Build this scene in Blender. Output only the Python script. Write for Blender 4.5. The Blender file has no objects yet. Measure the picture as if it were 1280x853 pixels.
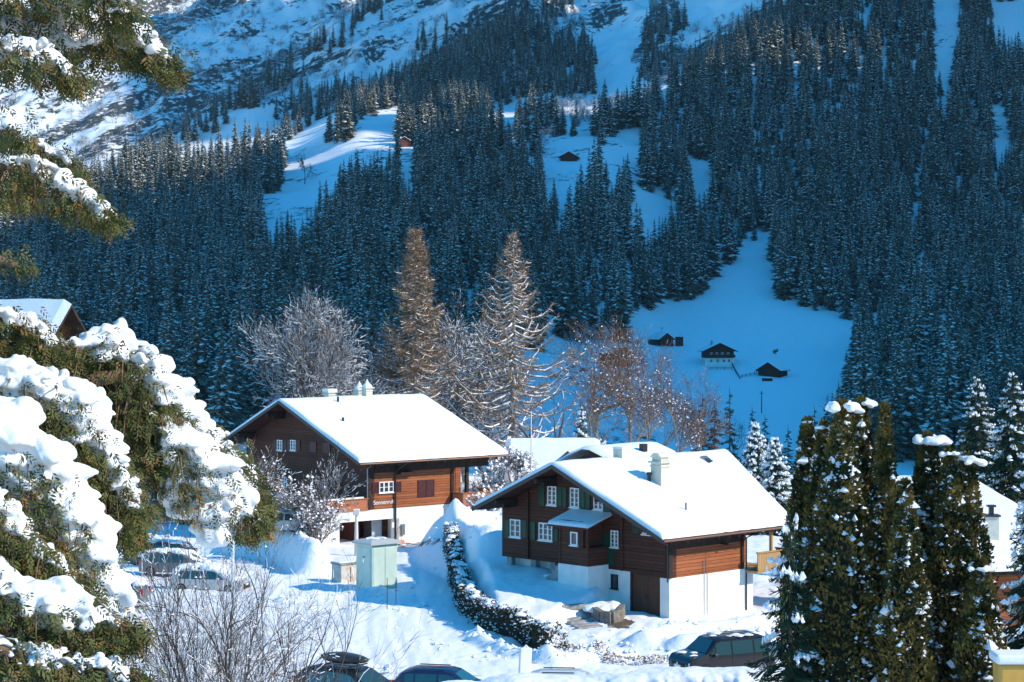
import bpy, bmesh, math, random
import numpy as np
from mathutils import Vector, Matrix

# ------------------------------------------------------------------ camera, sky, sun, exposure
SC = bpy.context.scene
COL = SC.collection
F = 2550.0; CX = 640.0; HY = 385.0            # lens in photo pixels, horizon row
cam_d = bpy.data.cameras.new('camera'); cam = bpy.data.objects.new('camera', cam_d); COL.objects.link(cam)
cam.location = (0, 0, 0); cam.rotation_euler = (math.pi/2, 0, 0)
cam_d.sensor_width = 36; cam_d.lens = F/1280*36; cam_d.shift_y = -(426.5-HY)/1280
cam_d.clip_start = 0.5; cam_d.clip_end = 9000
SC.camera = cam
SUN_AZ = math.radians(17); SUN_EL = math.radians(35)      # from +X towards the camera side
SUNV = Vector((math.cos(SUN_AZ)*math.cos(SUN_EL), -math.sin(SUN_AZ)*math.cos(SUN_EL), math.sin(SUN_EL)))
W = bpy.data.worlds.new('World'); SC.world = W; W.use_nodes = True
nt = W.node_tree; bg = nt.nodes['Background']
sky = nt.nodes.new('ShaderNodeTexSky'); sky.sky_type = 'NISHITA'; sky.sun_disc = False
sky.sun_elevation = SUN_EL; sky.sun_rotation = math.atan2(SUNV.x, SUNV.y)
sky.altitude = 1100; sky.air_density = 1.0; sky.dust_density = 0.15; sky.ozone_density = 4.0
hs = nt.nodes.new('ShaderNodeHueSaturation'); hs.inputs['Saturation'].default_value = 1.5; hs.inputs['Hue'].default_value = 0.487
nt.links.new(sky.outputs[0], hs.inputs['Color']); nt.links.new(hs.outputs[0], bg.inputs[0]); bg.inputs[1].default_value = 0.15
sun_d = bpy.data.lights.new('sun', 'SUN'); sun_d.energy = 2.9; sun_d.angle = math.radians(0.5); sun_d.color = (1.0, 0.89, 0.74)
sun = bpy.data.objects.new('sun', sun_d); COL.objects.link(sun); sun.rotation_euler = SUNV.to_track_quat('Z', 'Y').to_euler()
SC.view_settings.view_transform = 'Standard'; SC.view_settings.look = 'None'
SC.view_settings.gamma = 1; SC.view_settings.exposure = 1.0
SC.cycles.max_bounces = 6; SC.cycles.diffuse_bounces = 3; SC.cycles.volume_bounces = 0
SC.cycles.transparent_max_bounces = 8

# ------------------------------------------------------------------ helpers
R = random.Random(7)
def at(px, py, D): return Vector(((px-CX)/F*D, D, (HY-py)/F*D))
def topx(x, y, z): return CX+F*x/y, HY-F*z/y

def hash2(ix, iy, s):
    n = (ix.astype(np.int64)*374761393 + iy.astype(np.int64)*668265263 + s*1442695041) & 0xffffffff
    n = ((n ^ (n >> 13))*1274126177) & 0xffffffff
    n = n ^ (n >> 16)
    return (n & 0xffff)/65535.0
def vnoise(x, y, s=0):
    x = np.asarray(x, float); y = np.asarray(y, float)
    ix = np.floor(x); iy = np.floor(y); fx = x-ix; fy = y-iy
    fx = fx*fx*(3-2*fx); fy = fy*fy*(3-2*fy)
    a = hash2(ix, iy, s); b = hash2(ix+1, iy, s); c = hash2(ix, iy+1, s); d = hash2(ix+1, iy+1, s)
    return (a+(b-a)*fx)*(1-fy)+(c+(d-c)*fx)*fy
def fbm(x, y, s=0, o=4):
    v = 0; a = .5; t = 0
    for i in range(o):
        v = v+a*vnoise(x*2**i, y*2**i, s+i*17); t += a; a *= .5
    return v/t
def sstep(a, b, x):
    t = np.clip((np.asarray(x, float)-a)/(b-a), 0, 1); return t*t*(3-2*t)
def inpoly(px, py, poly):
    px = np.asarray(px, float); py = np.asarray(py, float); r = np.zeros(np.broadcast(px, py).shape, bool)
    n = len(poly)
    for i in range(n):
        x1, y1 = poly[i]; x2, y2 = poly[(i+1) % n]
        if y1 == y2: continue
        c = ((y1 > py) != (y2 > py)) & (px < (x2-x1)*(py-y1)/(y2-y1)+x1)
        r ^= c
    return r
def segdist(px, py, pts):
    d = np.full(np.shape(px), 1e9); tt = np.zeros(np.shape(px))
    for i in range(len(pts)-1):
        ax, ay = pts[i]; bx, by = pts[i+1]; L = (bx-ax)**2+(by-ay)**2
        t = np.clip(((px-ax)*(bx-ax)+(py-ay)*(by-ay))/L, 0, 1)
        e = np.hypot(px-ax-t*(bx-ax), py-ay-t*(by-ay))
        m = e < d; d = np.where(m, e, d); tt = np.where(m, i+t, tt)
    return d, tt

class MB:
    """collects vertices, faces and per-face material slots, then links them as one mesh object"""
    def __init__(s): s.v = []; s.f = []; s.m = []
    def add(s, vs, fs, m=0):
        o = len(s.v); s.v.extend([tuple(p) for p in vs]); s.f.extend([tuple(i+o for i in f) for f in fs])
        s.m.extend([m]*len(fs))
    def box(s, x0, x1, y0, y1, z0, z1, m=0):
        s.add([(x0,y0,z0),(x1,y0,z0),(x1,y1,z0),(x0,y1,z0),(x0,y0,z1),(x1,y0,z1),(x1,y1,z1),(x0,y1,z1)],
              [(0,3,2,1),(4,5,6,7),(0,1,5,4),(1,2,6,5),(2,3,7,6),(3,0,4,7)], m)
    def prism(s, pts, ax, a, b, m=0):
        """polygon pts (2D) extruded along axis ax ('x','y','z') from a to b"""
        def P(p, q):
            return (q, p[0], p[1]) if ax == 'x' else ((p[0], q, p[1]) if ax == 'y' else (p[0], p[1], q))
        n = len(pts); vs = [P(p, a) for p in pts]+[P(p, b) for p in pts]
        s.add(vs, [tuple(range(n)), tuple(range(2*n-1, n-1, -1))]+[(i, (i+1) % n+0, (i+1) % n+n, i+n) for i in range(n)], m)
    def tube(s, pts, rs, n=6, m=0, cap=True):
        pts = [Vector(p) for p in pts]; k = len(pts); o = len(s.v)
        if not hasattr(rs, '__len__'): rs = [rs]*k
        prev = None
        for i, p in enumerate(pts):
            d = (pts[min(i+1, k-1)]-pts[max(i-1, 0)])
            if d.length < 1e-9: d = Vector((0, 0, 1))
            d.normalize()
            if prev is None:
                a = Vector((0, 0, 1)) if abs(d.z) < .9 else Vector((1, 0, 0))
                u = d.cross(a).normalized()
            else:
                u = (prev-d*prev.dot(d))
                u = u.normalized() if u.length > 1e-6 else d.orthogonal().normalized()
            prev = u; w = d.cross(u)
            for j in range(n):
                an = 2*math.pi*j/n
                s.v.append(tuple(p+(u*math.cos(an)+w*math.sin(an))*rs[i]))
        for i in range(k-1):
            for j in range(n):
                s.f.append((o+i*n+j, o+i*n+(j+1) % n, o+(i+1)*n+(j+1) % n, o+(i+1)*n+j)); s.m.append(m)
        if cap:
            s.f.append(tuple(o+j for j in range(n))[::-1]); s.f.append(tuple(o+(k-1)*n+j for j in range(n))); s.m += [m, m]
    def mesh(s, name, mats, smooth=False):
        me = bpy.data.meshes.new(name); me.from_pydata(s.v, [], s.f)
        for m in mats: me.materials.append(m)
        if any(s.m): me.polygons.foreach_set('material_index', s.m)
        if smooth: me.polygons.foreach_set('use_smooth', [True]*len(s.f))
        me.update(); return me
    def build(s, name, mats, parent=None, smooth=False):
        if not isinstance(mats, (list, tuple)): mats = [mats]
        return link(name, s.mesh(name, mats, smooth), parent)
def link(name, me, parent=None):
    o = bpy.data.objects.new(name, me); COL.objects.link(o)
    if parent: o.parent = parent
    return o
def np_mesh(name, V, Fq, mats, mi=None, smooth=False):
    V = np.asarray(V, np.float32); Fq = np.asarray(Fq, np.int32); k = Fq.shape[1]
    me = bpy.data.meshes.new(name)
    me.vertices.add(len(V)); me.vertices.foreach_set('co', V.ravel())
    me.loops.add(Fq.size); me.loops.foreach_set('vertex_index', Fq.ravel())
    me.polygons.add(len(Fq)); me.polygons.foreach_set('loop_start', np.arange(0, Fq.size, k, dtype=np.int32))
    for m in mats: me.materials.append(m)
    if mi is not None: me.polygons.foreach_set('material_index', np.asarray(mi, np.int32))
    me.polygons.foreach_set('use_smooth', np.full(len(Fq), smooth))
    me.update(calc_edges=True); me.validate(); return me
def tag(o, label=None, cat=None, group=None, kind=None):
    if label: o['label'] = label
    if cat: o['category'] = cat
    if group: o['group'] = group
    if kind: o['kind'] = kind
    return o
def empty(name, loc, rz, label, cat, group=None):
    o = bpy.data.objects.new(name, None); COL.objects.link(o); o.location = loc; o.rotation_euler = (0, 0, rz)
    return tag(o, label, cat, group)
def copy_tree(o, parent=None):
    c = o.copy(); COL.objects.link(c); c.parent = parent
    for ch in [q for q in COL.objects if q.parent == o]: copy_tree(ch, c)
    return c

# ------------------------------------------------------------------ materials
MATS = {}
def mat(name, col, rough=.8, col2=None, scale=5, detail=4, bump=0, bscale=None, metal=0, stretch=None, spec=.3, lo=.35, hi=.65, sss=0):
    if name in MATS: return MATS[name]
    m = bpy.data.materials.new(name); m.use_nodes = True; t = m.node_tree; b = t.nodes['Principled BSDF']
    b.inputs['Base Color'].default_value = (*col, 1); b.inputs['Roughness'].default_value = rough
    b.inputs['Metallic'].default_value = metal; b.inputs['Specular IOR Level'].default_value = spec
    tc = t.nodes.new('ShaderNodeTexCoord'); mp = t.nodes.new('ShaderNodeMapping'); t.links.new(tc.outputs['Object'], mp.inputs[0])
    if stretch: mp.inputs['Scale'].default_value = stretch
    if col2:
        n = t.nodes.new('ShaderNodeTexNoise'); n.inputs['Scale'].default_value = scale; n.inputs['Detail'].default_value = detail
        t.links.new(mp.outputs[0], n.inputs['Vector'])
        r = t.nodes.new('ShaderNodeValToRGB'); r.color_ramp.elements[0].position = lo; r.color_ramp.elements[1].position = hi
        r.color_ramp.elements[0].color = (*col, 1); r.color_ramp.elements[1].color = (*col2, 1)
        t.links.new(n.outputs['Fac'], r.inputs[0]); t.links.new(r.outputs[0], b.inputs['Base Color'])
    if bump:
        n2 = t.nodes.new('ShaderNodeTexNoise'); n2.inputs['Scale'].default_value = bscale or scale; n2.inputs['Detail'].default_value = 5
        t.links.new(mp.outputs[0], n2.inputs['Vector'])
        bn = t.nodes.new('ShaderNodeBump'); bn.inputs['Strength'].default_value = bump; bn.inputs['Distance'].default_value = .05
        t.links.new(n2.outputs['Fac'], bn.inputs['Height']); t.links.new(bn.outputs[0], b.inputs['Normal'])
    MATS[name] = m; return m
SNOW = mat('snow', (.79, .80, .81), .6, bump=.35, bscale=6)
SNOWT = mat('snow_on_twigs', (.84, .85, .87), .7)
NEEDLE = mat('spruce_needles', (.012, .030, .022), .7, (.026, .05, .034), .6, spec=.15)
NEEDLEF = mat('frosted_needles', (.030, .040, .022), .75, (.36, .37, .31), 2.6, spec=.1, lo=.42, hi=.78, detail=6)
SNOWF = mat('frost_on_far_trees', (.66, .66, .62), .8, (.82, .82, .79), 1.5)
BARK = mat('bark', (.06, .045, .035), .9, (.12, .09, .07), 8)

def blob(m, c, a, b, h, r, nu=8, nv=5, slot=0):
    vs = []; ph = r.rand()*6; e1 = r.rand()*.3; cs, sn = math.cos(ph), math.sin(ph)
    for j in range(nv+1):
        t = math.pi*j/nv
        for i in range(nu):
            u = 2*math.pi*i/nu; k = 1+e1*math.sin(2*u+ph)*math.sin(t)+.12*math.sin(3*u-ph)
            z = math.cos(t)*h; z = z if z > 0 else z*.45
            x = a*math.sin(t)*math.cos(u)*k; y = b*math.sin(t)*math.sin(u)*k
            vs.append((c[0]+x*cs-y*sn, c[1]+x*sn+y*cs, c[2]+z))
    m.add(vs, [(j*nu+i, j*nu+(i+1) % nu, (j+1)*nu+(i+1) % nu, (j+1)*nu+i)[::-1] for j in range(nv) for i in range(nu)], slot)
def chip(m, c, w, h, r, slot=1):
    """small irregular lump of snow"""
    n = 5; ph = r.rand()*6; vs = [(c[0]+w*r.uniform(.6, 1.3)*math.cos(ph+i*1.2566), c[1]+w*r.uniform(.6, 1.3)*math.sin(ph+i*1.2566), c[2]+r.uniform(-.3, .3)*h) for i in range(n)]
    vs += [(c[0]+r.normal(0, .2)*w, c[1]+r.normal(0, .2)*w, c[2]+h), (c[0], c[1], c[2]-h*.5)]
    m.add(vs, [(i, (i+1) % n, n) for i in range(n)]+[((i+1) % n, i, n+1) for i in range(n)], slot)
def merged_snow(mb, voxel, name, parent=None, amp=.0, sc=8.0, mats=None, smooth=3):
    """fuse overlapping lumps into one soft body of snow"""
    me = mb.mesh('tmp', mats or [SNOW]); o = bpy.data.objects.new('tmp', me); COL.objects.link(o)
    md = o.modifiers.new('r', 'REMESH'); md.mode = 'VOXEL'; md.voxel_size = voxel; md.use_smooth_shade = True
    if smooth: sm = o.modifiers.new('s', 'SMOOTH'); sm.factor = .5; sm.iterations = smooth
    dg = bpy.context.evaluated_depsgraph_get(); me2 = bpy.data.meshes.new_from_object(o.evaluated_get(dg)); bpy.data.objects.remove(o)
    n = len(me2.vertices); co = np.empty(n*3, np.float32); me2.vertices.foreach_get('co', co); co = co.reshape(-1, 3)
    if amp and n:
        nr = np.empty(n*3, np.float32); me2.vertices.foreach_get('normal', nr); nr = nr.reshape(-1, 3)
        d = (fbm(co[:, 0]*sc+co[:, 2]*sc*.7, co[:, 1]*sc-co[:, 2]*sc*.6, 5, 3)-.5)*amp*2; co = co+nr*d[:, None]
        me2.vertices.foreach_set('co', co.astype(np.float32).ravel())
    me2.materials.clear()
    for m in (mats or [SNOW]): me2.materials.append(m)
    me2.polygons.foreach_set('use_smooth', [True]*len(me2.polygons)); me2.update(); me2.name = name
    return link(name, me2, parent)
# ------------------------------------------------------------------ terrain (polar sheets round the viewpoint)
def prof(*nodes):   # (distance, photo row) or (distance, 'z', height)
    out = []
    for n in nodes: out.append((n[0], n[2]) if len(n) == 3 else (n[0], (HY-n[1])/F*n[0]))
    return out
FARP = {  # photo column : far profile
 -700: prof((480,540),(600,470),(720,400),(860,330),(1000,300),(1120,310),(1300,250),(1500,130),(1750,-30),(2000,-200)),
 0:   prof((480,535),(600,465),(720,395),(860,318),(960,275),(1020,258),(1120,262),(1300,235),(1450,140),(1650,30),(1800,-40),(2000,-180)),
 180: prof((480,535),(600,465),(720,395),(860,315),(960,262),(1030,232),(1130,238),(1300,205),(1450,130),(1650,20),(1800,-50),(2000,-180)),
 350: prof((480,535),(600,460),(720,390),(860,310),(960,252),(1060,215),(1150,200),(1300,170),(1450,105),(1650,10),(1800,-60),(2000,-180)),
 460: prof((480,540),(600,460),(720,385),(860,295),(960,235),(1060,185),(1150,152),(1300,130),(1450,75),(1650,0),(1800,-60),(2000,-180)),
 620: prof((480,560),(600,470),(700,400),(840,300),(940,235),(1020,185),(1130,155),(1250,140),(1400,80),(1600,0),(1800,-70),(2000,-180)),
 740: prof((480,575),(600,480),(700,420),(800,330),(900,250),(1010,185),(1100,155),(1250,125),(1450,70),(1650,-5),(1800,-60),(2000,-180)),
 850: prof((480,580),(560,530),(690,446),(780,385),(890,300),(1010,200),(1130,108),(1250,104),(1450,50),(1650,-20),(1800,-80),(2000,-180)),
 950: prof((480,580),(560,530),(690,446),(780,380),(890,300),(1010,200),(1130,100),(1210,55),(1350,48),(1500,0),(1700,-80),(2000,-220)),
 1060: prof((480,580),(560,530),(690,450),(780,380),(890,298),(1010,200),(1130,98),(1250,-5),(1400,-50),(1600,-110),(1800,-170),(2000,-240)),
 1280: prof((480,580),(560,535),(690,455),(780,385),(890,300),(1010,200),(1130,95),(1250,-10),(1400,-80),(1600,-140),(1800,-180),(2000,-240)),
 2000: prof((480,570),(560,525),(690,440),(780,370),(890,285),(1010,185),(1130,80),(1250,-25),(1400,-90),(1600,-150),(1800,-190),(2000,-240)),
}
NEAR = [(0,-2.2),(8,-5),(20,-8.5),(40,-13),(60,-15.2),(75,-15.9),(90,-16.4),(108,-16.8),(125,-17.0),(150,-17.6),(175,-17.9),(215,-18.4),(245,-20),(300,-36),(360,-46),(420,-44)]
_cols = sorted(FARP); _Ds = np.concatenate([np.arange(0, 300, 5), np.arange(300, 2001, 20)])
def _smooth(a, k):
    p = np.pad(a, (k, k), mode='edge'); ker = np.ones(2*k+1)/(2*k+1); return np.convolve(p, ker, 'valid')
_tab = []
for c in _cols:
    pts = NEAR+FARP[c]; d = [p[0] for p in pts]; z = [p[1] for p in pts]
    g = np.interp(_Ds, d, z); far = _Ds > 330
    gs = _smooth(g, 1); g[far] = gs[far]; _tab.append(g)
_tab = np.array(_tab)
def z_far(px, D):
    px = np.clip(px, _cols[0], _cols[-1]); D = np.clip(D, 0, 2000)
    j = np.clip(np.searchsorted(_cols, px, side='right')-1, 0, len(_cols)-2); ca = np.array(_cols, float)
    t = (px-ca[j])/(ca[j+1]-ca[j]); t = t*t*(3-2*t)
    k = np.clip(np.searchsorted(_Ds, D, side='right')-1, 0, len(_Ds)-2); s = (D-_Ds[k])/(_Ds[k+1]-_Ds[k])
    a = _tab[j, k]*(1-s)+_tab[j, k+1]*s; b = _tab[j+1, k]*(1-s)+_tab[j+1, k+1]*s
    return a*(1-t)+b*t
def XY(px, py, z):            # point of the plan seen at that pixel on height z
    D = F*-z/(py-HY); return ((px-CX)/F*D, D)
ROAD_EDGE_R = [XY(700,838,-16.5), XY(610,800,-16.7), XY(575,770,-16.8), XY(556,735,-17.0), XY(546,705,-17.2), XY(538,690,-17.4)]
HEDGE = [XY(700,812,-16.2), XY(655,790,-16.2), XY(615,775,-16.2), XY(585,755,-16.3), XY(572,722,-16.6), XY(563,700,-16.9)]
GARDEN = [XY(706,815,-16.3), XY(600,766,-16.3), XY(566,705,-16.9), XY(548,680,-17.3), (-5.0,160), (10,160), (8,130), (6.6,116), (5.9,113.0), (5.3,111.0), (3.6,109.0), XY(690,775,-16.2), XY(715,806,-16.3)]
BANKS = [ # plan points, height, half width
 ([(-5.0,146), (-4.4,140), (-3.2,134), (-1.2,127)], 1.5, 2.6), ([(-4.6,147), (-1.0,148), (3,147)], 1.3, 2.6),
 ([(-19.5,146), (-16.5,142), (-14.4,138), (-12.6,131.5)], 2.1, 1.8),
 ([(-21,146.5), (-25,148), (-29,151)], .9, 1.6),
 ([(6.6,101.5), (9.2,104.2), (12.5,106.5), (15,109)], .75, 1.6),
 ([(8.5,100.2), (11.5,101.5), (15,104)], .6, 1.6),
 ([(1.8,95.2), (4.4,96.9), (7.5,97.2)], .5, .9),
 ([(-9.6,91.2), (-6,91.6), (-2.5,90.6)], .35, .7),
 ([XY(700,832,-16.5), XY(640,818,-16.5), XY(590,795,-16.6)], .45, .8),
 ([(-34,98),(-26,96),(-20,94),(-14,92)], .55, 1.2),
 ([(-13,118),(-9.5,119.5),(-8,122)], .3, 1.1),
]
def ground_z(X, Y, detail=True):
    X = np.asarray(X, float); Y = np.asarray(Y, float)
    px = CX+F*X/np.maximum(Y, 1); z = z_far(px, Y)
    near = (Y < 260)
    if detail:
        Z = np.zeros_like(z)
        # raised garden left of the near chalet, behind the hedge
        g = inpoly(X, Y, GARDEN); d, _ = segdist(X, Y, GARDEN+[GARDEN[0]])
        gi = np.where(g, sstep(0, 1.2, d), 0)
        Z = Z+gi*np.clip(.55+.13*(Y-107), .3, 1.75)
        for pts, h, w in BANKS:
            d, t = segdist(X, Y, pts); e = np.clip(d/w, 0, 1)
            Z = Z+h*(1-e*e)**2*(.85+.3*fbm(X*.9, Y*.9, 5))
        # general lumps, snow piles, tyre ruts on the lane
        rd = sstep(1.0, 2.2, segdist(X, Y, [(-3.2,88),(-5.4,106),(-6.6,122),(-7.6,146)])[0]-1.6)
        Z = Z+rd*(fbm(X*.18, Y*.18, 3)-.5)*.7+rd*(fbm(X*1.6, Y*1.2, 9)-.5)*.20+rd*(fbm(X*4.5, Y*3.5, 19, 2)-.5)*.06
        Z = Z+(1-rd)*(fbm(X*2.2, Y*.3, 31, 3)-.5)*.09
        for off in (-.75, .75, -2.3, -3.7):
            dd, _ = segdist(X, Y, [(-3.0+off,86),(-5.2+off,104),(-6.4+off,122),(-7.4+off,147)]); Z = Z-.035*np.exp(-(dd/.22)**2)*(.2+1.3*vnoise(X*.7, Y*.35, 8))+.012*np.exp(-((dd-.42)/.15)**2)
        for off in (0, 1.5):
            dd, _ = segdist(X, Y, [(6.4+off*.3,107.5),(5.2+off,104),(3.0+off,101.5+off),(0,98.6+off),(-3,95+off)]); Z = Z-.04*np.exp(-(dd/.2)**2)+.015*np.exp(-((dd-.42)/.15)**2)
        z = z+np.where(near, Z*sstep(262, 230, Y)*sstep(40, 60, Y), 0)
        far = Y > 300
        fz = (fbm(X/40, Y/40, 11)-.5)*6*sstep(300, 420, Y)+(fbm(X/9, Y/9, 13)-.5)*.8
        inme = sstep(760, 800, px)*sstep(1075, 1040, px)*sstep(540, 580, Y)*sstep(900, 860, Y)
        z = z+np.where(far, fz*(1-.8*inme), 0)
        # mountain gullies running from upper right to lower left
        m = sstep(1230, 1420, Y)
        s = X*.87+z*.5; t = -X*.5+z*.87
        rg = 1-np.abs(2*fbm(t/44+.3*fbm(s/60, t/60, 4), s/170, 21, 4)-1)
        r2 = 1-np.abs(2*fbm(t/16, s/40, 23, 3)-1)
        z = z+m*(rg-.6)*46*(1-.55*sstep(560, 640, px)*sstep(900, 800, px)*sstep(1500, 1300, Y))+m*(r2-.6)*17
    return z
def gz(x, y): return float(ground_z(np.array([x]), np.array([y]))[0])

def terrain_material():
    m = bpy.data.materials.new('mountain_snow'); m.use_nodes = True; t = m.node_tree; b = t.nodes['Principled BSDF']
    N = t.nodes.new; L = t.links.new
    b.inputs['Roughness'].default_value = .65; b.inputs['Specular IOR Level'].default_value = .25
    at_ = N('ShaderNodeAttribute'); at_.attribute_name = 'rock'
    ad = N('ShaderNodeAttribute'); ad.attribute_name = 'dirt'
    tc = N('ShaderNodeTexCoord')
    n1 = N('ShaderNodeTexNoise'); n1.inputs['Scale'].default_value = .27; n1.inputs['Detail'].default_value = 8; n1.inputs['Roughness'].default_value = .7; mpr = N('ShaderNodeMapping'); mpr.vector_type = 'TEXTURE'; mpr.inputs['Rotation'].default_value = (0, math.radians(-32), 0); mpr.inputs['Scale'].default_value = (2.6, 1.2, .8); L(tc.outputs['Object'], mpr.inputs[0]); L(mpr.outputs[0], n1.inputs['Vector'])
    n2 = N('ShaderNodeTexNoise'); n2.inputs['Scale'].default_value = .05; n2.inputs['Detail'].default_value = 6; L(tc.outputs['Object'], n2.inputs['Vector'])
    rc = N('ShaderNodeValToRGB'); L(n2.outputs['Fac'], rc.inputs[0])
    rc.color_ramp.elements[0].color = (.02, .032, .03, 1); rc.color_ramp.elements[1].color = (.10, .095, .085, 1)
    # rock cover = attribute compared with fine noise
    sub = N('ShaderNodeMath'); sub.operation = 'ADD'; L(at_.outputs['Fac'], sub.inputs[0]); 
    sc_ = N('ShaderNodeMath'); sc_.operation = 'MULTIPLY_ADD'; L(n1.outputs['Fac'], sc_.inputs[0]); sc_.inputs[1].default_value = 1.6; sc_.inputs[2].default_value = -.8
    L(sc_.outputs[0], sub.inputs[1])
    ra = N('ShaderNodeMapRange'); ra.inputs['From Min'].default_value = .44; ra.inputs['From Max'].default_value = .56; L(sub.outputs[0], ra.inputs['Value'])
    gt = N('ShaderNodeMath'); gt.operation = 'GREATER_THAN'; gt.inputs[1].default_value = .02; L(at_.outputs['Fac'], gt.inputs[0])
    mu = N('ShaderNodeMath'); mu.operation = 'MULTIPLY'; L(ra.outputs[0], mu.inputs[0]); L(gt.outputs[0], mu.inputs[1])
    mx = N('ShaderNodeMix'); mx.data_type = 'RGBA'; L(mu.outputs[0], mx.inputs[0]); mx.inputs[6].default_value = (.82, .83, .84, 1); L(rc.outputs[0], mx.inputs[7])
    n3 = N('ShaderNodeTexNoise'); n3.inputs['Scale'].default_value = 1.3; n3.inputs['Detail'].default_value = 6; L(tc.outputs['Object'], n3.inputs['Vector'])
    a2 = N('ShaderNodeMath'); a2.operation = 'MULTIPLY_ADD'; L(n3.outputs['Fac'], a2.inputs[0]); a2.inputs[1].default_value = .9; L(ad.outputs['Fac'], a2.inputs[2])
    r2 = N('ShaderNodeMapRange'); r2.inputs['From Min'].default_value = .98; r2.inputs['From Max'].default_value = 1.12; L(a2.outputs[0], r2.inputs['Value'])
    mx2 = N('ShaderNodeMix'); mx2.data_type = 'RGBA'; L(r2.outputs[0], mx2.inputs[0]); L(mx.outputs[2], mx2.inputs[6]); mx2.inputs[7].default_value = (.12, .09, .065, 1)
    L(mx2.outputs[2], b.inputs['Base Color'])
    n4 = N('ShaderNodeTexNoise'); n4.inputs['Scale'].default_value = 2.2; n4.inputs['Detail'].default_value = 6; L(tc.outputs['Object'], n4.inputs['Vector'])
    bp = N('ShaderNodeBump'); bp.inputs['Strength'].default_value = .5; bp.inputs['Distance'].default_value = .12; L(n4.outputs['Fac'], bp.inputs['Height']); L(bp.outputs[0], b.inputs['Normal'])
    return m
TERR = terrain_material()
ROCKZ = [ # photo-space outlines of rocky / scrubby ground on the mountain: (polygon, strength)
 ([(-60,270),(0,250),(120,225),(220,165),(330,100),(420,40),(480,-40),(-60,-40)], .50),
 ([(150,215),(250,150),(345,90),(420,40),(500,-20),(470,-30),(390,30),(300,95),(210,165),(130,225)], .62),
 ([(400,140),(470,60),(560,-10),(700,-20),(745,60),(600,110),(440,150)], .56),
 ([(300,130),(420,60),(560,-20),(600,-20),(470,60),(380,140)], .6),
 ([(790,75),(815,0),(850,-10),(860,60),(835,115),(805,100)], .75),
 ([(820,60),(1000,-20),(1040,-20),(900,70),(840,110)], .52),
 ([(640,-20),(790,-20),(760,40),(700,60),(640,60)], .5),
]
def build_sheet(name, D, label, kind='structure'):
    u = np.concatenate([np.linspace(-1.6, -.36, 16)[:-1], np.linspace(-.36, .36, 560), np.linspace(.36, 1.6, 16)[1:]])
    U, DD = np.meshgrid(u, D); X = U*DD; Y = DD
    Z = ground_z(X, Y)
    nu = len(u); n = len(D); V = np.stack([X, Y, Z], -1).reshape(-1, 3)
    i = np.arange(n-1)[:, None]*nu+np.arange(nu-1)[None, :]
    Fq = np.stack([i, i+1, i+1+nu, i+nu], -1).reshape(-1, 4)
    me = np_mesh(name, V, Fq, [TERR], smooth=True)
    px = CX+F*U; py = HY-F*Z/DD
    rock = np.zeros_like(Z)
    mt = Y > 1180
    jx = px+(fbm(px/18, py/18, 41)-.5)*26; jy = py+(fbm(px/18, py/18, 43)-.5)*26
    for pl, s in ROCKZ: rock = np.where(inpoly(jx, jy, pl) & mt, np.maximum(rock, s), rock)
    rock = np.where(mt & (rock == 0), .20, rock)*.93
    s = X*.87+Z*.5; t = -X*.5+Z*.87
    st = fbm(t/14, s/48, 51, 4); gy = np.gradient(Z, axis=0)/np.maximum(np.gradient(DD, axis=0), 1)
    rock = np.where(mt, rock+(st-.5)*1.1+np.clip(gy-.75, -.4, .8)*.25, 0)
    rock = np.clip(rock, 0, .60)
    # small rock/scrub showing through in the far forest floor
    rock = np.where((~mt) & (Y > 470) & (fbm(X/25, Y/25, 61) > .62), .42, rock)
    inm = inpoly(px, py, [(770,405),(870,365),(960,280),(1000,370),(1075,400),(1050,480),(1000,560),(850,470),(780,430)])
    rock = np.where(inm, 0, rock)
    dirt = np.zeros_like(Z)
    for pl, s in [([(640,822),(700,826),(740,840),(720,853),(600,853),(560,846),(690,838)], .55), ([(752,775),(775,772),(796,776),(785,787),(760,786)], .75),
                  ([(497,676),(550,672),(560,682),(497,686)], .6), ([(700,842),(760,838),(820,826),(850,830),(850,853),(560,853),(560,846)], .4),
                  ([(745,800),(790,796),(845,812),(843,824),(800,822),(760,812)], .38), ([(330,846),(520,838),(560,853),(330,853)], .55)]:
        dirt = np.where(inpoly(px, py, pl) & (Y < 260), s, dirt)
    for nm, arr in (('rock', rock), ('dirt', dirt)):
        a = me.attributes.new(nm, 'FLOAT', 'POINT'); a.data.foreach_set('value', arr.ravel().astype(np.float32))
    o = link(name, me); tag(o, label, kind=kind); return o
D1 = np.concatenate([np.linspace(1.5, 60, 24)[:-1], np.arange(60, 170, .42), np.arange(170, 300, 2), np.arange(300, 480, 5), np.arange(480, 1240, 4)])
D2 = np.concatenate([[1236-1e-3], np.arange(1240, 1800, 3.2), np.arange(1800, 2001, 12)])
build_sheet('ground', D1, 'snow covered village ground and valley slope')
build_sheet('mountain', D2, 'rocky snow streaked mountain face above the forest')

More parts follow.
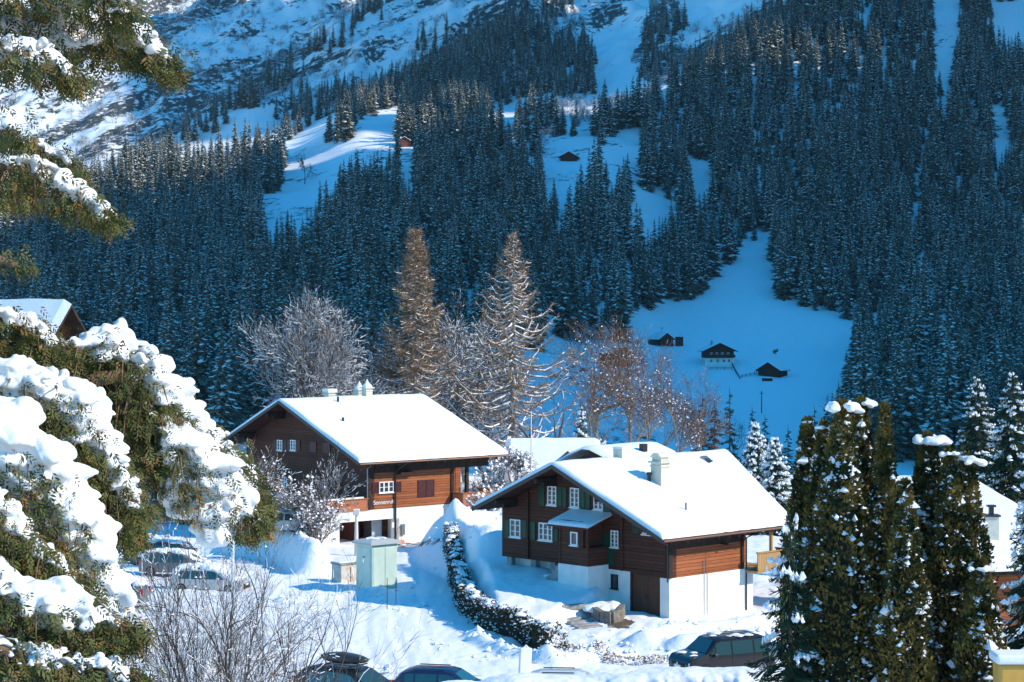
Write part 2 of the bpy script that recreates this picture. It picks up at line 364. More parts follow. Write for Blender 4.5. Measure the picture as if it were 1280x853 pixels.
# mountain flank to the right, out of the picture, that keeps the far slope in shade
def side_mountain():
    Xo = 950.0; ty = math.tan(SUN_AZ); te = math.tan(SUN_EL)/math.cos(SUN_AZ)
    # crest height as a function of w = Y + X*tan(az), the coordinate that is constant along a sunbeam
    ws = CRESTW
    hs_ = CRESTH
    ys = np.arange(-700, 2300, 8.0); V = []
    xs = np.array([420, 560, 700, 830, 950, 1080, 1250, 1500.])
    for y in ys:
        base = -30
        for x in xs:
            w = y+x*ty; h = np.interp(w, ws, hs_)+ (vnoise(np.array([w/14.]), np.array([0.]), 77)[0]-.5)*CR_N
            t = 1-abs(x-Xo)/(Xo-420) if x <= Xo else 1-(x-Xo)/(1500-Xo)
            z = base+(h-base)*max(t, 0)**1.1
            V.append((x+ (0 if x != Xo else 0), y, z-(6 if x > 1400 else 0)))
    nx = len(xs); i = np.arange(len(ys)-1)[:, None]*nx+np.arange(nx-1)[None, :]
    Fq = np.stack([i, i+1, i+1+nx, i+nx], -1).reshape(-1, 4)
    V = np.array(V); keep = (V[Fq][:, :, 0].min(1) > .40*V[Fq][:, :, 1].max(1)) | (V[Fq][:, :, 1].max(1) < 900)
    me = np_mesh('mountain', V, Fq[keep], [TERR], smooth=True)
    a = me.attributes.new('rock', 'FLOAT', 'POINT'); a.data.foreach_set('value', np.full(len(V), .45, np.float32))
    tag(link('mountain', me), 'unseen high snowy mountain flank right of the valley, shaped to shade the far slope', kind='structure')
TE = math.tan(SUN_EL)/math.cos(SUN_AZ)
# height needed at X=950 to shade a point (X, z): z + (950-X)*TE
CRESTW = [-300, 0, 200, 280, 350, 520, 800, 890, 925, 955, 1000, 1030, 1038, 1078, 1092, 1168, 1177, 1228, 1242, 1300, 1400, 1500, 1550, 1563, 1613, 1635, 1740, 2600]
CRESTH = [200, 450, 560, 600, 740, 860, 890, 890, 868, 862, 880, 880, 778, 775, 910, 920, 690, 680, 980, 1030, 1080, 1180, 1180, 880, 875, 1200, 1250, 1250]  # unseen crest, its heights and notches shaped to place shade and sun patches
CR_N = 20
side_mountain()
# ------------------------------------------------------------------ conifers
def spruce_arrays(seed, H=22.0, RR=3.1, tiers=26, per=9, snow=.55, trunk=True, droop=.32, spread=1.0, heavy=1.0):
    r = random.Random(seed); V = []; Fq = []; M = []
    def quad(a, b, c, d, m):
        o = len(V); V.extend([a, b, c, d]); Fq.append((o, o+1, o+2, o+3)); M.append(m)
    if trunk:
        for j in range(5):
            a0 = j*2*math.pi/5; a1 = (j+1)*2*math.pi/5; rb = H*.013
            quad((rb*math.cos(a0), rb*math.sin(a0), -1), (rb*math.cos(a1), rb*math.sin(a1), -1), (.02*math.cos(a1), .02*math.sin(a1), H*.97), (.02*math.cos(a0), .02*math.sin(a0), H*.97), 2)
    for ti in range(tiers):
        t = (ti+r.uniform(-.3, .3))/tiers; t = min(max(t, 0), .985)
        z0 = H*(.07+.93*t); n = max(4, int(per*(1-.45*t)))
        Lr = RR*((1-t)**.82)*(.55+.45*min(1, (t+.06)*6))
        for k in range(n):
            a = 2*math.pi*(k+r.uniform(-.35, .35))/n+ti*.9
            L = Lr*r.uniform(.55, 1.2)+.18; ca, sa = math.cos(a), math.sin(a); zs = z0; z0 = min(zs+r.uniform(-.55, .55)*H/tiers, H*.985)
            dz = droop*L*r.uniform(.7, 1.25)*(1-.55*t); w = (.20*L+.20)*spread*r.uniform(.8, 1.2)
            def P(f, s, e): # fraction along, side, extra z
                zz = z0-dz*(1.25*f-.25*f*f)+e
                return (ca*L*f-sa*s, sa*L*f+ca*s, zz)
            d1 = w*.75
            p0 = P(.04, 0, 0); m0 = P(.58, 0, 0); tp = P(1.0, 0, .06*L)
            l = P(.50, w, -d1*r.uniform(.6, 1.2)); q = P(.50, -w, -d1*r.uniform(.6, 1.2))
            l2 = P(.86, w*.55, -d1*.7); q2 = P(.86, -w*.55, -d1*.7)
            quad(p0, l, m0, m0, 0) if False else None
            quad(p0, l, l2, m0, 0); quad(p0, m0, q2, q, 0); quad(m0, l2, tp, q2, 0)
            if r.random() < snow*(.4+.9*t):
                e = .045+.05*heavy; f0 = r.uniform(.25, .5); sw = w*r.uniform(.42, .72)*heavy
                a0_ = P(f0, 0, e); a1_ = P(.68, sw, e-d1*.30); a2_ = P(1.02, 0, e+.05*L); a3_ = P(.68, -sw, e-d1*.30)
                quad(a0_, a3_, a2_, a1_, 1)
                if r.random() < .5*heavy:
                    b = r.choice((1, -1)); quad(P(.42, b*w*.5, e-d1*.38), P(.62, b*w*.25, e-d1*.1), P(.85, b*w*.5, e-d1*.35), P(.56, b*w*.95, e-d1*.75), 1)
            z0 = zs
    # top spike
    for j in range(3):
        a = j*2.1; quad((.12*math.cos(a), .12*math.sin(a), H*.93), (0, 0, H*1.02), (0, 0, H*1.02), (.12*math.cos(a+2.1), .12*math.sin(a+2.1), H*.93), 0)
    return np.array(V), np.array(Fq), np.array(M)
def spruce_mesh(seed, **k):
    v, f, m = spruce_arrays(seed, **k); return np_mesh('spruce_tree', v, f, [NEEDLEF, SNOWF, BARK], m)

CLEAR = [  # photo outlines of open snow that no tree may stand on or hide
 [(785,408),(870,375),(905,345),(940,305),(958,293),(957,330),(955,372),(1010,388),(1060,402),(1064,425),(1045,465),(1032,505),(1005,538),(960,525),(905,500),(862,470),(830,450),(800,432)],
 [(590,600),(560,570),(590,530),(640,500),(660,455),(690,440),(720,435),(735,470),(800,470),(860,520),(900,560),(900,600)],
 [(358,193),(378,182),(440,178),(447,158),(470,140),(497,134),(492,176),(445,184),(418,210),(385,228),(362,222)],
 [(332,268),(338,245),(385,226),(402,236),(372,258)],
 [(668,187),(690,180),(735,166),(738,180),(712,200),(708,228),(700,228),(690,203)],
 [(735,198),(765,178),(795,160),(798,236),(790,240),(786,185),(760,192)],
 [(865,206),(886,206),(886,235),(868,236)], [(800,245),(838,255),(834,268),(822,262),(812,284),(802,278)],
 [(1166,-30),(1200,-30),(1196,40),(1184,60),(1186,92),(1176,90),(1168,60),(1170,30)], [(1240,6),(1290,-2),(1290,40),(1258,36)],
 [(1245,150),(1254,150),(1256,188),(1246,188)], [(505,186),(500,205),(515,205),(516,186)], [(698,196),(724,196),(724,212),(698,212)],
]
CLEARBB = [(min(p[0] for p in c), max(p[0] for p in c), min(p[1] for p in c), max(p[1] for p in c)) for c in CLEAR]
def hides(px, py, hp, wp):
    for c, (x0, x1, y0, y1) in zip(CLEAR, CLEARBB):
        if px < x0-wp or px > x1+wp or py < y0 or py-hp > y1: continue
        xs = []; ys = []
        for f in (0, .2, .4, .6, .8, .97):
            for s in (-1, -.4, .4, 1):
                xs.append(px+s*wp*(1-f)*.8); ys.append(py-hp*f)
        if inpoly(np.array(xs), np.array(ys), c).any(): return True
    return False
def scatter(x0, x1, y0, y1, sp, seed, hmin, hmax, test, spy=None):
    r = random.Random(seed); out = []; spy = spy or sp
    ny = int((y1-y0)/spy)
    for j in range(ny):
        Y = y0+j*spy; xa, xb = x0*Y, x1*Y; nx = int((xb-xa)/sp)
        X = np.array([xa+(i+.5)*sp+r.uniform(-.45, .45)*sp for i in range(nx)]); YY = np.array([Y+r.uniform(-.5, .5)*spy for i in range(nx)])
        Z = ground_z(X, YY)
        px = CX+F*X/YY; py = HY-F*Z/YY
        for i in range(nx):
            h = r.uniform(hmin, hmax)*(1+.25*(fbm(X[i]/30, YY[i]/30, 91)-.5))
            if test(px[i], py[i], h*F/YY[i], YY[i], r): out.append((X[i], YY[i], Z[i], h))
    return out
BARE = [ # zones of leafless scrub rather than spruce
 [(560,155),(640,160),(700,130),(760,128),(830,112),(850,118),(760,150),(690,182),(560,190)],
 [(590,600),(690,430),(780,430),(830,450),(960,520),(1010,550),(1000,600)],
]
def main_forest(px, py, hp, Y, r):
    if px < -40 or px > 1330 or py < -50: return False
    if px < 560 and py > 600: return False
    if Y < 470: return False
    if px > 560 and px < 1000 and py > 560: return False
    crest = np.interp(px, [0,180,350,460,620,740,850,950,1060], [1035,1060,1150,1150,1125,1085,1140,1200,1260])
    if Y > crest: return False
    if inpoly(px, py, BARE[0]) and r.random() < .75: return False
    if inpoly(px, py, BARE[1]): return False
    if 640 < px < 800 and 440 < py < 560: return False
    if fbm((px)/26., (py)/20., 97, 2) < .30 and r.random() < .2: return False
    return not hides(px, py, hp, hp*.13)
pts = scatter(-.27, .27, 470, 720, 6.2, 5, 13, 30, main_forest, 15)+scatter(-.27, .27, 720, 1265, 5.6, 15, 12, 27, main_forest, 10)
STRIPS = [ # (outline, spacing, hmin, hmax) spruces standing on the mountain
 ([(118,225),(200,180),(330,108),(345,90),(420,45),(500,-10),(530,-10),(440,50),(380,95),(250,180),(150,235)], 9, 9, 16),
 ([(440,160),(445,130),(520,95),(560,72),(600,50),(640,30),(735,60),(745,80),(742,118),(700,128),(690,118),(640,128),(600,145),(560,150),(530,130),(500,140)], 7, 15, 24),
 ([(800,60),(822,25),(860,30),(850,60),(830,105),(800,100),(806,80)], 9, 8, 14),
 ([(850,105),(870,80),(910,60),(960,20),(1010,-20),(1060,-20),(1040,10),(940,70),(890,95)], 7, 14, 22),
 ([(340,150),(380,120),(440,105),(445,140),(400,150),(360,178)], 9, 14, 20),
 ([(500,60),(560,30),(620,0),(700,-15),(720,10),(690,40),(620,45),(560,70)], 13, 8, 15),
 ([(640,150),(660,140),(700,142),(690,150)], 10, 8, 12),
]
def strip_test(px, py, hp, Y, r):
    if Y < 1150: return False
    for pl, sp, h0, h1 in STRIPS:
        if inpoly(px, py, pl) and r.random() < (7.0/sp)**2: return not hides(px, py, hp, hp*.12)
    return False
mp_ = scatter(-.25, .20, 1150, 1720, 7, 6, 12, 21, strip_test)
pts = [p for p in pts if not (p[1] > 1130 and False)]
protos = [spruce_mesh(100+i, H=22, RR=[3.6,4.2,3.2,4.5,3.9,3.0][i], tiers=[18,20,18,21,19,17][i], per=10, snow=[.85,.40,.65,.25,1.0,.5][i], heavy=.95, spread=1.05, droop=.5) for i in range(6)]
# the 280 forest spruces that show largest stand as objects of their own
pts.sort(key=lambda p: p[3]/p[1], reverse=True)
vis = []; rest = []
occ = {}
for p in sorted(pts, key=lambda p: p[1]):      # nearest first: count what already hides it
    px, py = topx(p[0], p[1], p[2]+p[3]*.8); key = (int(px//14), int(py//14)); hid = occ.get(key, 0)
    (vis if hid < 1 else rest).append(p)
    for f in (.1, .35, .6):
        qx, qy = topx(p[0], p[1], p[2]+p[3]*f); k2 = (int(qx//14), int(qy//14)); occ[k2] = occ.get(k2, 0)+1
vis = [p for p in vis if 0 <= topx(*p[:3])[0] <= 1280]
vis.sort(key=lambda p: p[3]/p[1], reverse=True)
solo = vis[:272]; ss = set(id(p) for p in solo); rest = [p for p in pts if id(p) not in ss]+mp_
def zone_label(px, py):
    if px > 1060: return ('snow dusted spruce in the dark forest right of the blue meadow', 'spruces right of the blue meadow')
    if px > 940: return ('snow dusted spruce at the upper right rim of the blue meadow', 'spruces along the rim of the blue meadow')
    if px > 690: return ('snow dusted spruce on the shaded slope left of the blue meadow', 'spruces left of the blue meadow')
    if px > 560: return ('shaded spruce behind the tall right-hand larch', 'spruces behind the right-hand larch')
    if px > 330: return ('shaded spruce on the slope above the left chalet roof and bare trees', 'spruces above the left chalet')
    return ('shaded spruce on the slope behind the snow laden foreground conifer', 'spruces behind the foreground conifer')
rr = random.Random(3)
for i, (x, y, z, h) in enumerate(solo):
    me = protos[i % 6]; o = link('spruce_tree', me); o.location = (x, y, z-.5); s = h/22
    o.scale = (s*rr.uniform(.9, 1.2), s*rr.uniform(.9, 1.2), s); o.rotation_euler = (0, 0, rr.uniform(0, 6.28))
    lb, gr = zone_label(*topx(x, y, z)); tag(o, lb, 'spruce', gr)
def instanced(name, label, plist, meshes, hbase, kind='stuff', sink=.5, wmin=.9, wmax=1.2):
    """one object: a point mesh whose geometry nodes put a tree on every point"""
    me = bpy.data.meshes.new(name); me.from_pydata([(p[0], p[1], p[2]-sink) for p in plist], [], [])
    rng = random.Random(8)
    a = me.attributes.new('sc', 'FLOAT_VECTOR', 'POINT'); b = me.attributes.new('rz', 'FLOAT_VECTOR', 'POINT'); c = me.attributes.new('ix', 'INT', 'POINT')
    sc_ = []; rz_ = []; ix_ = []
    for p in plist:
        s = p[3]/hbase; sc_ += [s*rng.uniform(wmin, wmax), s*rng.uniform(wmin, wmax), s]; rz_ += [0, 0, rng.uniform(0, 6.28)]; ix_.append(rng.randrange(len(meshes)))
    me.attributes['sc'].data.foreach_set('vector', sc_); me.attributes['rz'].data.foreach_set('vector', rz_); me.attributes['ix'].data.foreach_set('value', ix_)
    o = link(name, me); g = bpy.data.node_groups.new(name, 'GeometryNodeTree')
    g.interface.new_socket('Geometry', in_out='INPUT', socket_type='NodeSocketGeometry'); g.interface.new_socket('Geometry', in_out='OUTPUT', socket_type='NodeSocketGeometry')
    N = g.nodes.new; L = g.links.new; gi = N('NodeGroupInput'); go = N('NodeGroupOutput')
    g2i = N('GeometryNodeGeometryToInstance')
    for mm in reversed(meshes):
        po = bpy.data.objects.new(name+'_source', mm); oi = N('GeometryNodeObjectInfo'); oi.inputs['Object'].default_value = po; L(oi.outputs['Geometry'], g2i.inputs[0])
    iop = N('GeometryNodeInstanceOnPoints'); L(gi.outputs[0], iop.inputs['Points']); L(g2i.outputs[0], iop.inputs['Instance'])
    iop.inputs['Pick Instance'].default_value = True
    def attr(nm, ty):
        n = N('GeometryNodeInputNamedAttribute'); n.data_type = ty; n.inputs['Name'].default_value = nm; return n.outputs[0]
    L(attr('ix', 'INT'), iop.inputs['Instance Index']); L(attr('rz', 'FLOAT_VECTOR'), iop.inputs['Rotation']); L(attr('sc', 'FLOAT_VECTOR'), iop.inputs['Scale'])
    L(iop.outputs[0], go.inputs[0]); md = o.modifiers.new('trees', 'NODES'); md.node_group = g
    return tag(o, label, kind=kind)
instanced('spruce_forest', 'dense snow dusted spruce forest covering the far slope', rest, protos, 22)
print('FOREST', len(pts), len(mp_), len(solo))

# leafless scrub and small bare trees on the far slope
SCRUB = mat('scrub_twigs', (.075, .055, .05), .9, (.16, .13, .12), .8)
def scrub_mesh(seed, H=8.0):
    r = random.Random(seed); V = []; Fq = []; M = []
    def twig(p, d, L, w, lev):
        q = p+d*L; s = d.cross(Vector((r.uniform(-1, 1), r.uniform(-1, 1), .3))).normalized()*w; o = len(V)
        V.extend([tuple(p-s), tuple(p+s), tuple(q+s*.4), tuple(q-s*.4)]); Fq.append((o, o+1, o+2, o+3)); M.append(1 if r.random() < .33 else 0)
        if lev > 0:
            for k in range(4 if lev > 1 else 5):
                f = r.uniform(.3, 1); nd = (d+Vector((r.gauss(0, .5), r.gauss(0, .5), r.gauss(.1, .3)))).normalized()
                twig(p+d*L*f, nd, L*r.uniform(.45, .75), w*.62, lev-1)
    for k in range(5):
        twig(Vector((r.gauss(0, .5), r.gauss(0, .5), 0)), Vector((r.gauss(0, .25), r.gauss(0, .25), 1)).normalized(), H*r.uniform(.3, .5), .09, 3)
    return np_mesh('scrub', np.array(V), np.array(Fq), [SCRUB, SNOWT], M)
scr = [scrub_mesh(200+i) for i in range(4)]
def scrub_test(px, py, hp, Y, r):
    p = 0
    if inpoly(px, py, BARE[0]): p = .8
    if inpoly(px, py, [(590,600),(560,560),(640,520),(700,500),(790,440),(835,450),(900,500),(960,525),(1010,545),(1010,600)]) and Y > 420: p = .35
    if inpoly(px, py, [(1035,500),(1050,450),(1070,420),(1090,480),(1060,540),(1000,560)]): p = .5
    if inpoly(px, py, [(700,410),(790,400),(800,440),(720,450)]): p = .7
    if Y > 1180:
        if inpoly(px, py, ROCKZ[0][0]): p = .42
        if inpoly(px, py, ROCKZ[2][0]) or inpoly(px, py, ROCKZ[3][0]) or inpoly(px, py, ROCKZ[4][0]) or inpoly(px, py, ROCKZ[5][0]): p = .6
        if inpoly(px, py, ROCKZ[1][0]): p = .85
    if 640 < py and True: return False
    return r.random() < p and not hides(px, py, hp, hp*.2)
sp_ = scatter(-.26, .2, 430, 1700, 8, 16, 5, 10, scrub_test)
print('SCRUB', len(sp_))
instanced('bare_scrub', 'leafless snow dusted scrub and saplings on the far slope', sp_, scr, 8, sink=.2, wmin=.9, wmax=1.5)
# ------------------------------------------------------------------ building materials
def wood(name, c1, c2, pitch=.19, vertical=False, gap=.012, rough=.75, dark=.25):
    m = bpy.data.materials.new(name); m.use_nodes = True; t = m.node_tree; b = t.nodes['Principled BSDF']; N = t.nodes.new; L = t.links.new
    b.inputs['Roughness'].default_value = rough; b.inputs['Specular IOR Level'].default_value = .2
    tc = N('ShaderNodeTexCoord'); sp = N('ShaderNodeSeparateXYZ'); L(tc.outputs['Object'], sp.inputs[0])
    if vertical:
        ax = N('ShaderNodeMath'); ax.operation = 'ADD'; L(sp.outputs['X'], ax.inputs[0]); L(sp.outputs['Y'], ax.inputs[1]); co = ax.outputs[0]
    else: co = sp.outputs['Z']
    dv = N('ShaderNodeMath'); dv.operation = 'DIVIDE'; L(co, dv.inputs[0]); dv.inputs[1].default_value = pitch
    fr = N('ShaderNodeMath'); fr.operation = 'FRACT'; L(dv.outputs[0], fr.inputs[0])
    lt = N('ShaderNodeMath'); lt.operation = 'LESS_THAN'; L(fr.outputs[0], lt.inputs[0]); lt.inputs[1].default_value = gap/pitch*1.6
    fl = N('ShaderNodeMath'); fl.operation = 'FLOOR'; L(dv.outputs[0], fl.inputs[0])
    wn = N('ShaderNodeTexWhiteNoise'); wn.noise_dimensions = '1D'; L(fl.outputs[0], wn.inputs['W'])
    mp = N('ShaderNodeMapping'); L(tc.outputs['Object'], mp.inputs[0]); mp.inputs['Scale'].default_value = (6, 6, .5) if vertical else (.5, .5, 6)
    n = N('ShaderNodeTexNoise'); n.inputs['Scale'].default_value = 2.2; n.inputs['Detail'].default_value = 6; n.inputs['Roughness'].default_value = .65; L(mp.outputs[0], n.inputs['Vector'])
    mp2 = N('ShaderNodeMapping'); L(tc.outputs['Object'], mp2.inputs[0]); n2 = N('ShaderNodeTexNoise'); n2.inputs['Scale'].default_value = .5; n2.inputs['Detail'].default_value = 4; L(mp2.outputs[0], n2.inputs['Vector'])
    a1 = N('ShaderNodeMath'); a1.operation = 'MULTIPLY_ADD'; L(wn.outputs['Value'], a1.inputs[0]); a1.inputs[1].default_value = .35; L(n.outputs['Fac'], a1.inputs[2])
    a2 = N('ShaderNodeMath'); a2.operation = 'MULTIPLY_ADD'; L(n2.outputs['Fac'], a2.inputs[0]); a2.inputs[1].default_value = .7; L(a1.outputs[0], a2.inputs[2])
    mr = N('ShaderNodeMapRange'); mr.inputs['From Min'].default_value = .65; mr.inputs['From Max'].default_value = 1.4; L(a2.outputs[0], mr.inputs['Value'])
    mx = N('ShaderNodeMix'); mx.data_type = 'RGBA'; mx.inputs[6].default_value = (*c1, 1); mx.inputs[7].default_value = (*c2, 1); L(mr.outputs[0], mx.inputs[0])
    mx2 = N('ShaderNodeMix'); mx2.data_type = 'RGBA'; L(lt.outputs[0], mx2.inputs[0]); L(mx.outputs[2], mx2.inputs[6]); mx2.inputs[7].default_value = (*[c*dark for c in c1], 1)
    L(mx2.outputs[2], b.inputs['Base Color'])
    bp = N('ShaderNodeBump'); bp.inputs['Strength'].default_value = .6; bp.inputs['Distance'].default_value = .02
    sb = N('ShaderNodeMath'); sb.operation = 'SUBTRACT'; L(n.outputs['Fac'], sb.inputs[0]); L(lt.outputs[0], sb.inputs[1]); L(sb.outputs[0], bp.inputs['Height']); L(bp.outputs[0], b.inputs['Normal'])
    return m
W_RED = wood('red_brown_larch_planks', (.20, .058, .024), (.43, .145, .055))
W_DARK = wood('dark_planks', (.05, .021, .014), (.12, .045, .027))  # much darker brown than the side wall planks
W_DARKV = wood('dark_vertical_boards', (.05, .028, .02), (.10, .05, .035), vertical=True, pitch=.16)
W_DOOR = wood('garage_door_boards', (.08, .035, .022), (.15, .065, .038), vertical=True, pitch=.14)
W_ORANGE = wood('orange_brown_boards', (.33, .11, .05), (.46, .17, .08), pitch=.9)
W_PALE = wood('pale_new_larch', (.42, .24, .10), (.52, .33, .15), vertical=True, pitch=.15)
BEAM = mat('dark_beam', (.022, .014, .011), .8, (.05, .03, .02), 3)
REDP = mat('red_brown_paint', (.16, .04, .022), .6, (.2, .055, .03), 4)
WINE = mat('wine_red_shutter', (.06, .016, .018), .5, (.085, .024, .024), 6)
GREEN = mat('dark_green_shutter', (.008, .05, .028), .5, (.014, .07, .04), 6)
WHITE = mat('white_paint', (.8, .8, .78), .5)
def plaster():
    m = mat('white_render_wall', (.70, .69, .65), .9, (.8, .79, .75), 1.2, bump=.25, bscale=14); return m
PLAST = plaster()
PLAST2 = mat('cream_chimney_render', (.55, .52, .42), .9, (.65, .62, .52), 3, bump=.3, bscale=20)
CONC = mat('grey_concrete', (.22, .21, .2), .9, (.36, .34, .31), 3, bump=.4, bscale=15)
METAL = mat('dark_metal', (.05, .05, .055), .4, metal=.7)
ZINC = mat('grey_zinc', (.3, .31, .33), .4, metal=.8)
TIN = mat('copper_brown_gutter', (.16, .09, .06), .5, metal=.3)
ORANGE = mat('orange_plastic', (.75, .13, .02), .5)
GLASSM = mat('window_glass', (.03, .04, .05), .06, spec=.8)
CURT = mat('pale_curtain', (.5, .52, .55), .8, (.35, .37, .4), 9)

class House:
    def __init__(s, O, az, name, label, cat):
        s.O = Vector(O); s.r = Vector((math.sin(az), math.cos(az), 0)); s.g = Vector((-math.cos(az), math.sin(az), 0))
        s.root = empty(name, O, math.atan2(s.r.y, s.r.x), label, cat)
    def W(s, a, b, z): return s.O+s.r*a+s.g*b+Vector((0, 0, z))
    def gab(s, px, py, x0=0.0):        # pixel on the gable plane -> (b, z)
        k = (px-CX)/F; bx = s.O.x+s.r.x*x0; by = s.O.y+s.r.y*x0
        b = (bx-k*by)/(k*s.g.y-s.g.x); D = by+s.g.y*b
        return b, (HY-py)/F*D-s.O.z
    def side(s, px, py, y0=0.0):       # pixel on the long wall -> (a, z)
        k = (px-CX)/F; bx = s.O.x+s.g.x*y0; by = s.O.y+s.g.y*y0
        a = (k*by-bx)/(s.r.x-k*s.r.y); D = by+s.r.y*a
        return a, (HY-py)/F*D-s.O.z
    def roof_at(s, px, py, f):
        best = None
        for i in range(0, 160):
            for j in range(0, 120):
                a = -1.5+i*.1; b = -1+j*.1; w = s.W(a, b, f(b)); q = topx(*w); e = (q[0]-px)**2+(q[1]-py)**2
                if best is None or e < best[0]: best = (e, a, b)
        return best[1], best[2]
def pbox(mb, pl, o, u0, u1, v0, v1, w0, w1, m=0):
    """box on a wall: pl 'g' gable (faces -x at x=o) or 's' side (faces -y at y=o); w outwards"""
    if pl == 'g': mb.box(o-w1, o-w0, u0, u1, v0, v1, m)
    else: mb.box(u0, u1, o-w1, o-w0, v0, v1, m)
def window(par, pl, o, u0, u1, v0, v1, cols=2, rows=3, fr=WHITE, sill=True, name='window', bars=.035):
    f = MB(); t = .07; d0, d1 = .004, .075
    pbox(f, pl, o, u0, u0+t, v0, v1, d0, d1); pbox(f, pl, o, u1-t, u1, v0, v1, d0, d1)
    pbox(f, pl, o, u0+t, u1-t, v0, v0+t, d0, d1-.002); pbox(f, pl, o, u0+t, u1-t, v1-t, v1, d0, d1-.002)
    for i in range(1, cols):
        c = u0+(u1-u0)*i/cols; w = .05 if (cols % 2 == 0 and i == cols//2) or cols == 3 else .02
        pbox(f, pl, o, c-w, c+w, v0+t, v1-t, d0+.012, d1-.012)
    for j in range(1, rows):
        c = v0+(v1-v0)*j/rows; pbox(f, pl, o, u0+t, u1-t, c-bars/2, c+bars/2, d0+.014, d1-.022)
    w = f.build(name, [fr], par)
    g = MB(); pbox(g, pl, o, u0+t*.5, u1-t*.5, v0+t*.5, v1-t*.5, .006, .014); g.build('pane', [GLASSM], w)
    if sill:
        s_ = MB(); pbox(s_, pl, o, u0-.06, u1+.06, v0-.06, v0-.002, .003, .13); s_.build('sill', [fr], w)
    return w
def shutter(par, pl, o, u0, u1, v0, v1, m, out=.0):
    f = MB(); pbox(f, pl, o, u0, u1, v0, v1, .01+out, .045+out)
    e = .06; h = v1-v0
    for (a0, a1) in ((v0+e, v0+h/2-e/2), (v0+h/2+e/2, v1-e)):
        n = 7
        for k in range(n): pbox(f, pl, o, u0+e, u1-e, a0+(a1-a0)*k/n+.01, a0+(a1-a0)*(k+.6)/n, .045+out, .06+out)
    pbox(f, pl, o, u0, u0+e*.8, v0, v1, .046+out, .066+out); pbox(f, pl, o, u1-e*.8, u1, v0, v1, .046+out, .066+out)
    return f.build('shutter', [m], par)
def gable_roof(h, par, er, el, rg, deck=.16, snow=.3, xs=None):
    """er/el: right and left eave ((x0,x1), y, z); rg: ridge ((x0,x1), y, z) - heights of the snow's upper side"""
    dz = snow
    def line(e, s): return Vector((e[0][0]+(e[0][1]-e[0][0])*s, e[1], e[2]-dz))
    d = MB()
    for e in (er, el):
        a0, a1, b0, b1 = line(e, 0), line(e, 1), line(rg, 0), line(rg, 1)
        up = Vector((0, 0, 0)); dn = Vector((0, 0, -deck))
        vs = [a0, a1, b1, b0, a0+dn, a1+dn, b1+dn, b0+dn]
        f = [(0,1,2,3),(7,6,5,4),(0,4,5,1),(1,5,6,2),(3,7,4,0)]
        if e is el: f = [tuple(reversed(q)) for q in f]
        d.add(vs, f)
    roof = d.build('roof', [W_DARK], par)
    # snow sheet over both slopes with rounded rims
    ns, nt_ = 46, 60; V = []; rr = random.Random(5)
    def base(s, t):  # t 0..1 right eave -> ridge -> left eave
        return line(er, s).lerp(line(rg, s), t/.5) if t <= .5 else line(rg, s).lerp(line(el, s), (t-.5)/.5)
    ext = (rg[1]-er[1])*2
    tt = [0, .0015, .004, .009, .016]+list(np.linspace(.03, .97, nt_))+[.984, .991, .996, .9985, 1]
    sl = abs(rg[0][1]-rg[0][0]); ssx = [0, .08/sl, .2/sl, .4/sl]+list(np.linspace(.7/sl, 1-.7/sl, ns))+[1-.4/sl, 1-.2/sl, 1-.08/sl, 1]
    for i, s in enumerate(ssx):
        for j, t in enumerate(tt):
            p = base(s, t); es = min(s, 1-s)*sl; et = min(t, 1-t)*ext
            e = min(1, min(es/.16, et/.3)); prof_ = math.sqrt(max(0, 1-(1-e)**2))
            n = (float(fbm(p.x*.45, p.y*.45, 71))-.5)*.20+(float(fbm(p.x*3, p.y*3, 73))-.5)*.03
            rd = math.exp(-((t-.5)*ext/.5)**2)*.07
            wob = (float(vnoise(np.array([s*40.]), np.array([j*.01]), 7)[0])-.5)*.12*(1 if et < .35 else 0)
            V.append((p.x, p.y+(-wob if t < .5 else wob), p.z+.012+(snow-.02+n*min(1, e)-rd)*prof_))
    nj = len(tt); ni = len(ssx); Fq = [(i*nj+j, (i+1)*nj+j, (i+1)*nj+j+1, i*nj+j+1) for i in range(ni-1) for j in range(nj-1)]
    mb = MB(); mb.add(V, [tuple(q) for q in Fq]); mb.build('snow_cover', [SNOW], roof, smooth=True)
    # verge boards, gutter
    for e in (er, el):
        for s in (0, 1):
            v = MB()
            a, b = line(e, s), line(rg, s); off = -.055 if s == 0 else .005
            v.add([(a.x+off, a.y, a.z-.22), (a.x+off+.05, a.y, a.z-.22), (a.x+off+.05, a.y, a.z+.01), (a.x+off, a.y, a.z+.01),
                   (b.x+off, b.y, b.z-.22), (b.x+off+.05, b.y, b.z-.22), (b.x+off+.05, b.y, b.z+.01), (b.x+off, b.y, b.z+.01)],
                  [(0,1,2,3),(7,6,5,4),(0,4,5,1),(1,5,6,2),(2,6,7,3),(3,7,4,0)])
            v.build('verge_board', [mat('dark_verge', (.06, .045, .04), .6)], roof)
    g = MB(); a, b = line(er, 0), line(er, 1)
    g.tube([a+Vector((0, -.06, -.10)), b+Vector((0, -.06, -.10))], .065, 8); g.build('gutter', [TIN], roof)
    # rafter tails under the right eave and purlins under the front verge
    q = MB(); slope = (rg[2]-er[2])/(rg[1]-er[1]); x = er[0][0]+.3
    while x < er[0][1]-.1:
        y0, y1 = er[1]+.03, er[1]+1.7; z0 = er[2]-dz-deck+.0
        q.add([(x, y0, z0-.15), (x+.1, y0, z0-.15), (x+.1, y0, z0-.004), (x, y0, z0-.004), (x, y1, z0-.15+slope*(y1-y0)), (x+.1, y1, z0-.15+slope*(y1-y0)), (x+.1, y1, z0-.004+slope*(y1-y0)), (x, y1, z0-.004+slope*(y1-y0))],
              [(0,1,2,3),(7,6,5,4),(0,4,5,1),(1,5,6,2),(2,6,7,3),(3,7,4,0)]); x += .85
